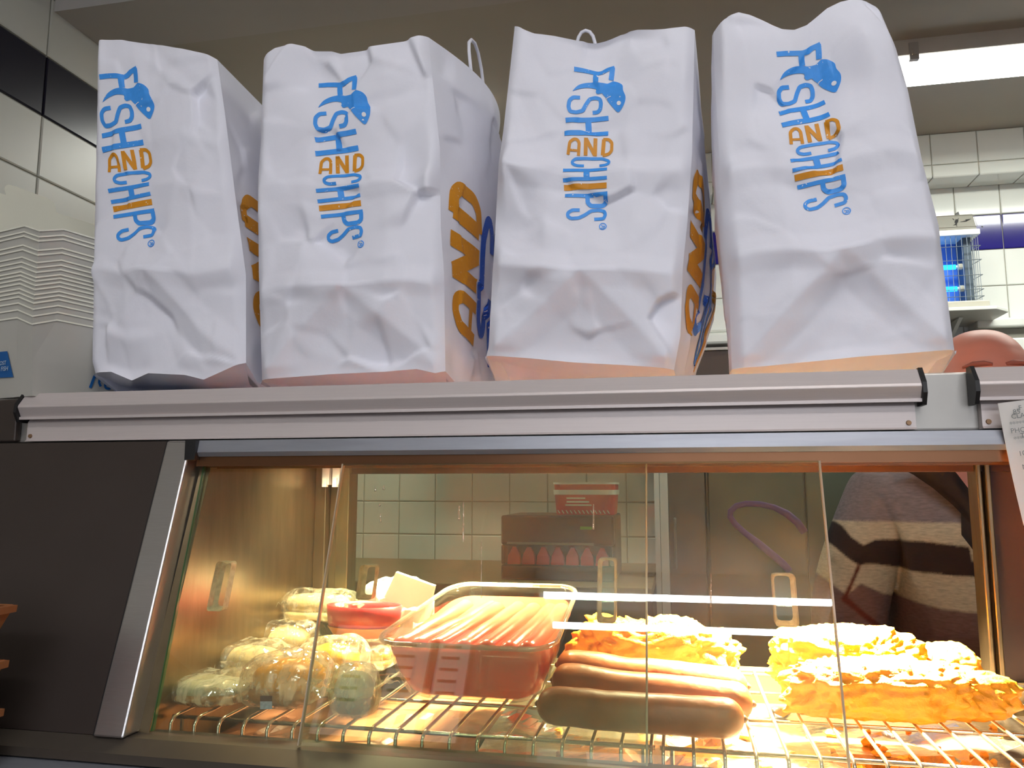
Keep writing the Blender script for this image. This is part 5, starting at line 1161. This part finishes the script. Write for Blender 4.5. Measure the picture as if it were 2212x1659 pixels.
paint([(1780, 1090), (1800, 1112), (1826, 1138), (1838, 1160), (1860, 1176), (1886, 1164), (1960, 1163), (2062, 1175), (2064, 1203), (2140, 1212), (2450, 1205), (2450, 1236), (2120, 1238), (1960, 1228), (1880, 1215), (1846, 1217), (1826, 1203), (1800, 1176), (1786, 1160), (1768, 1120)], BLK)
paint([(1846, 1215), (1853, 1218), (1842, 1240), (1822, 1284), (1850, 1310), (1890, 1340), (1960, 1372), (2050, 1392), (2450, 1400), (2450, 1414), (2040, 1404), (1950, 1384), (1880, 1350), (1836, 1312), (1808, 1290), (1826, 1258)], ARM_CREASE)  # dark line of the arm crease painted into the knit colour
vneck = pat([(1984, 960), (2006, 1008), (2036, 1040), (2070, 1068), (2112, 1080), (2160, 1066), (2200, 1020), (2220, 960)]) > 0.5
ca = jm.color_attributes.new('knit', 'FLOAT_COLOR', 'POINT'); ca.data.foreach_set('color', colr.astype(np.float32).ravel())
KN = mat('heather_knit', (128, 128, 128), 0.95, var=0.02); nt = KN.node_tree; Nn = nt.nodes; at_n = Nn.new('ShaderNodeAttribute'); at_n.attribute_name = 'knit'
nz2 = Nn.new('ShaderNodeTexNoise'); nz2.inputs['Scale'].default_value = 300; nz2.inputs['Detail'].default_value = 3
tcn = Nn.new('ShaderNodeTexCoord'); mpn = Nn.new('ShaderNodeMapping'); mpn.inputs['Scale'].default_value = (0.25, 0.25, 1); nt.links.new(tcn.outputs['Object'], mpn.inputs[0]); nt.links.new(mpn.outputs[0], nz2.inputs['Vector'])
mrn = Nn.new('ShaderNodeMapRange'); mrn.inputs[3].default_value = 0.55; mrn.inputs[4].default_value = 1.45; nt.links.new(nz2.outputs['Fac'], mrn.inputs[0])
vm = Nn.new('ShaderNodeVectorMath'); vm.operation = 'SCALE'; nt.links.new(at_n.outputs['Color'], vm.inputs[0]); nt.links.new(mrn.outputs[0], vm.inputs['Scale']); nt.links.new(vm.outputs[0], Nn['Principled BSDF'].inputs['Base Color'])
bm = bmesh.new(); bm.from_mesh(jm); bm.verts.ensure_lookup_table(); bmesh.ops.delete(bm, geom=[bm.verts[i] for i in np.nonzero(vneck & (co_[:, 1] < Yp+0.02))[0]], context='VERTS'); bm.to_mesh(jm); bm.free()
put('jumper', jm, KN, per, smooth=True, label='heather grey jumper with black and cream bands')
# black collar following the neck
cp = [(1958, 1004), (1990, 1022), (2030, 1052), (2070, 1090), (2102, 1130), (2116, 1175), (2122, 1215)]
colpts = [at(x, y, Y=Yp-0.155) for x, y in cp]
cm2 = MB(); rows = []
for i, p in enumerate(colpts):
    k = i/(len(colpts)-1); wd = 0.055*(1-0.85*k); rows.append([p+Vector((0, 0.05*(1-k), 0)), p+Vector((wd*0.5, 0.012, wd*0.35)), p+Vector((wd, 0.03*(1-k)+0.02, wd*0.55))])
cm2.grid(rows); rows2 = []
mir = [Vector((2*at(2124, 1215, Y=Yp-0.155).x-p.x, p.y, p.z)) for p in colpts]
for i, p in enumerate(mir):
    k = i/(len(mir)-1); wd = 0.050*(1-0.55*k); rows2.append([p+Vector((0, 0.05*(1-k), 0)), p+Vector((-wd*0.5, 0.012, wd*0.35)), p+Vector((-wd, 0.03*(1-k)+0.02, wd*0.55))])
cm2.grid(rows2, flip=True)
o = obj('collar', cm2, mat('black_collar', (24, 20, 22), 0.9), per, smooth=True); so = o.modifiers.new('cloth', 'SOLIDIFY'); so.thickness = 0.006
v_, e_, r_ = sub(['pelvis', 'hipR', 'kneeR', 'ankleR', 'hipL', 'kneeL', 'ankleL'], 0.014); v_[3] = v_[3][:2]+(0.10,); v_[6] = v_[6][:2]+(0.10,)
V, Fc = skin('trousers', v_, e_, r_); obj('trousers', MB().add(V, Fc), mat('dark_trousers', (40, 40, 46), 0.9), per, smooth=True)
for s_ in ('R', 'L'):
    a, t_ = Vector(JV[J['ankle'+s_]]), Vector(JV[J['toe'+s_]])
    V, Fc = skin('shoe', [(a.x, a.y+0.02, 0.055), (a.x, a.y-0.06, 0.050), (t_.x, t_.y-0.02, 0.040)], [(0, 1), (1, 2)], [(0.052, 0.055), (0.052, 0.05), (0.045, 0.04)]); V = [(x, y, max(0.0005, z)) for x, y, z in V]
    obj('shoe', MB().add(V, Fc), BLACKP, per, smooth=True)
# purple cord loop at the sleeve
lpx = [(1738, 1150), (1722, 1128), (1700, 1110), (1672, 1096), (1642, 1089), (1612, 1088), (1590, 1093), (1578, 1104), (1577, 1116), (1588, 1132), (1610, 1152), (1640, 1175), (1668, 1198), (1692, 1218), (1705, 1234)]
V3 = [at(x, y, Y=Yp-0.03) for x, y in lpx]
obj('purple_cord', MB().tube(V3, [0.0062 if i in range(3, 11) else 0.0078 for i in range(len(V3))], 10), mat('purple_cord', (66, 46, 116), 0.6, var=0.1), per, smooth=True)
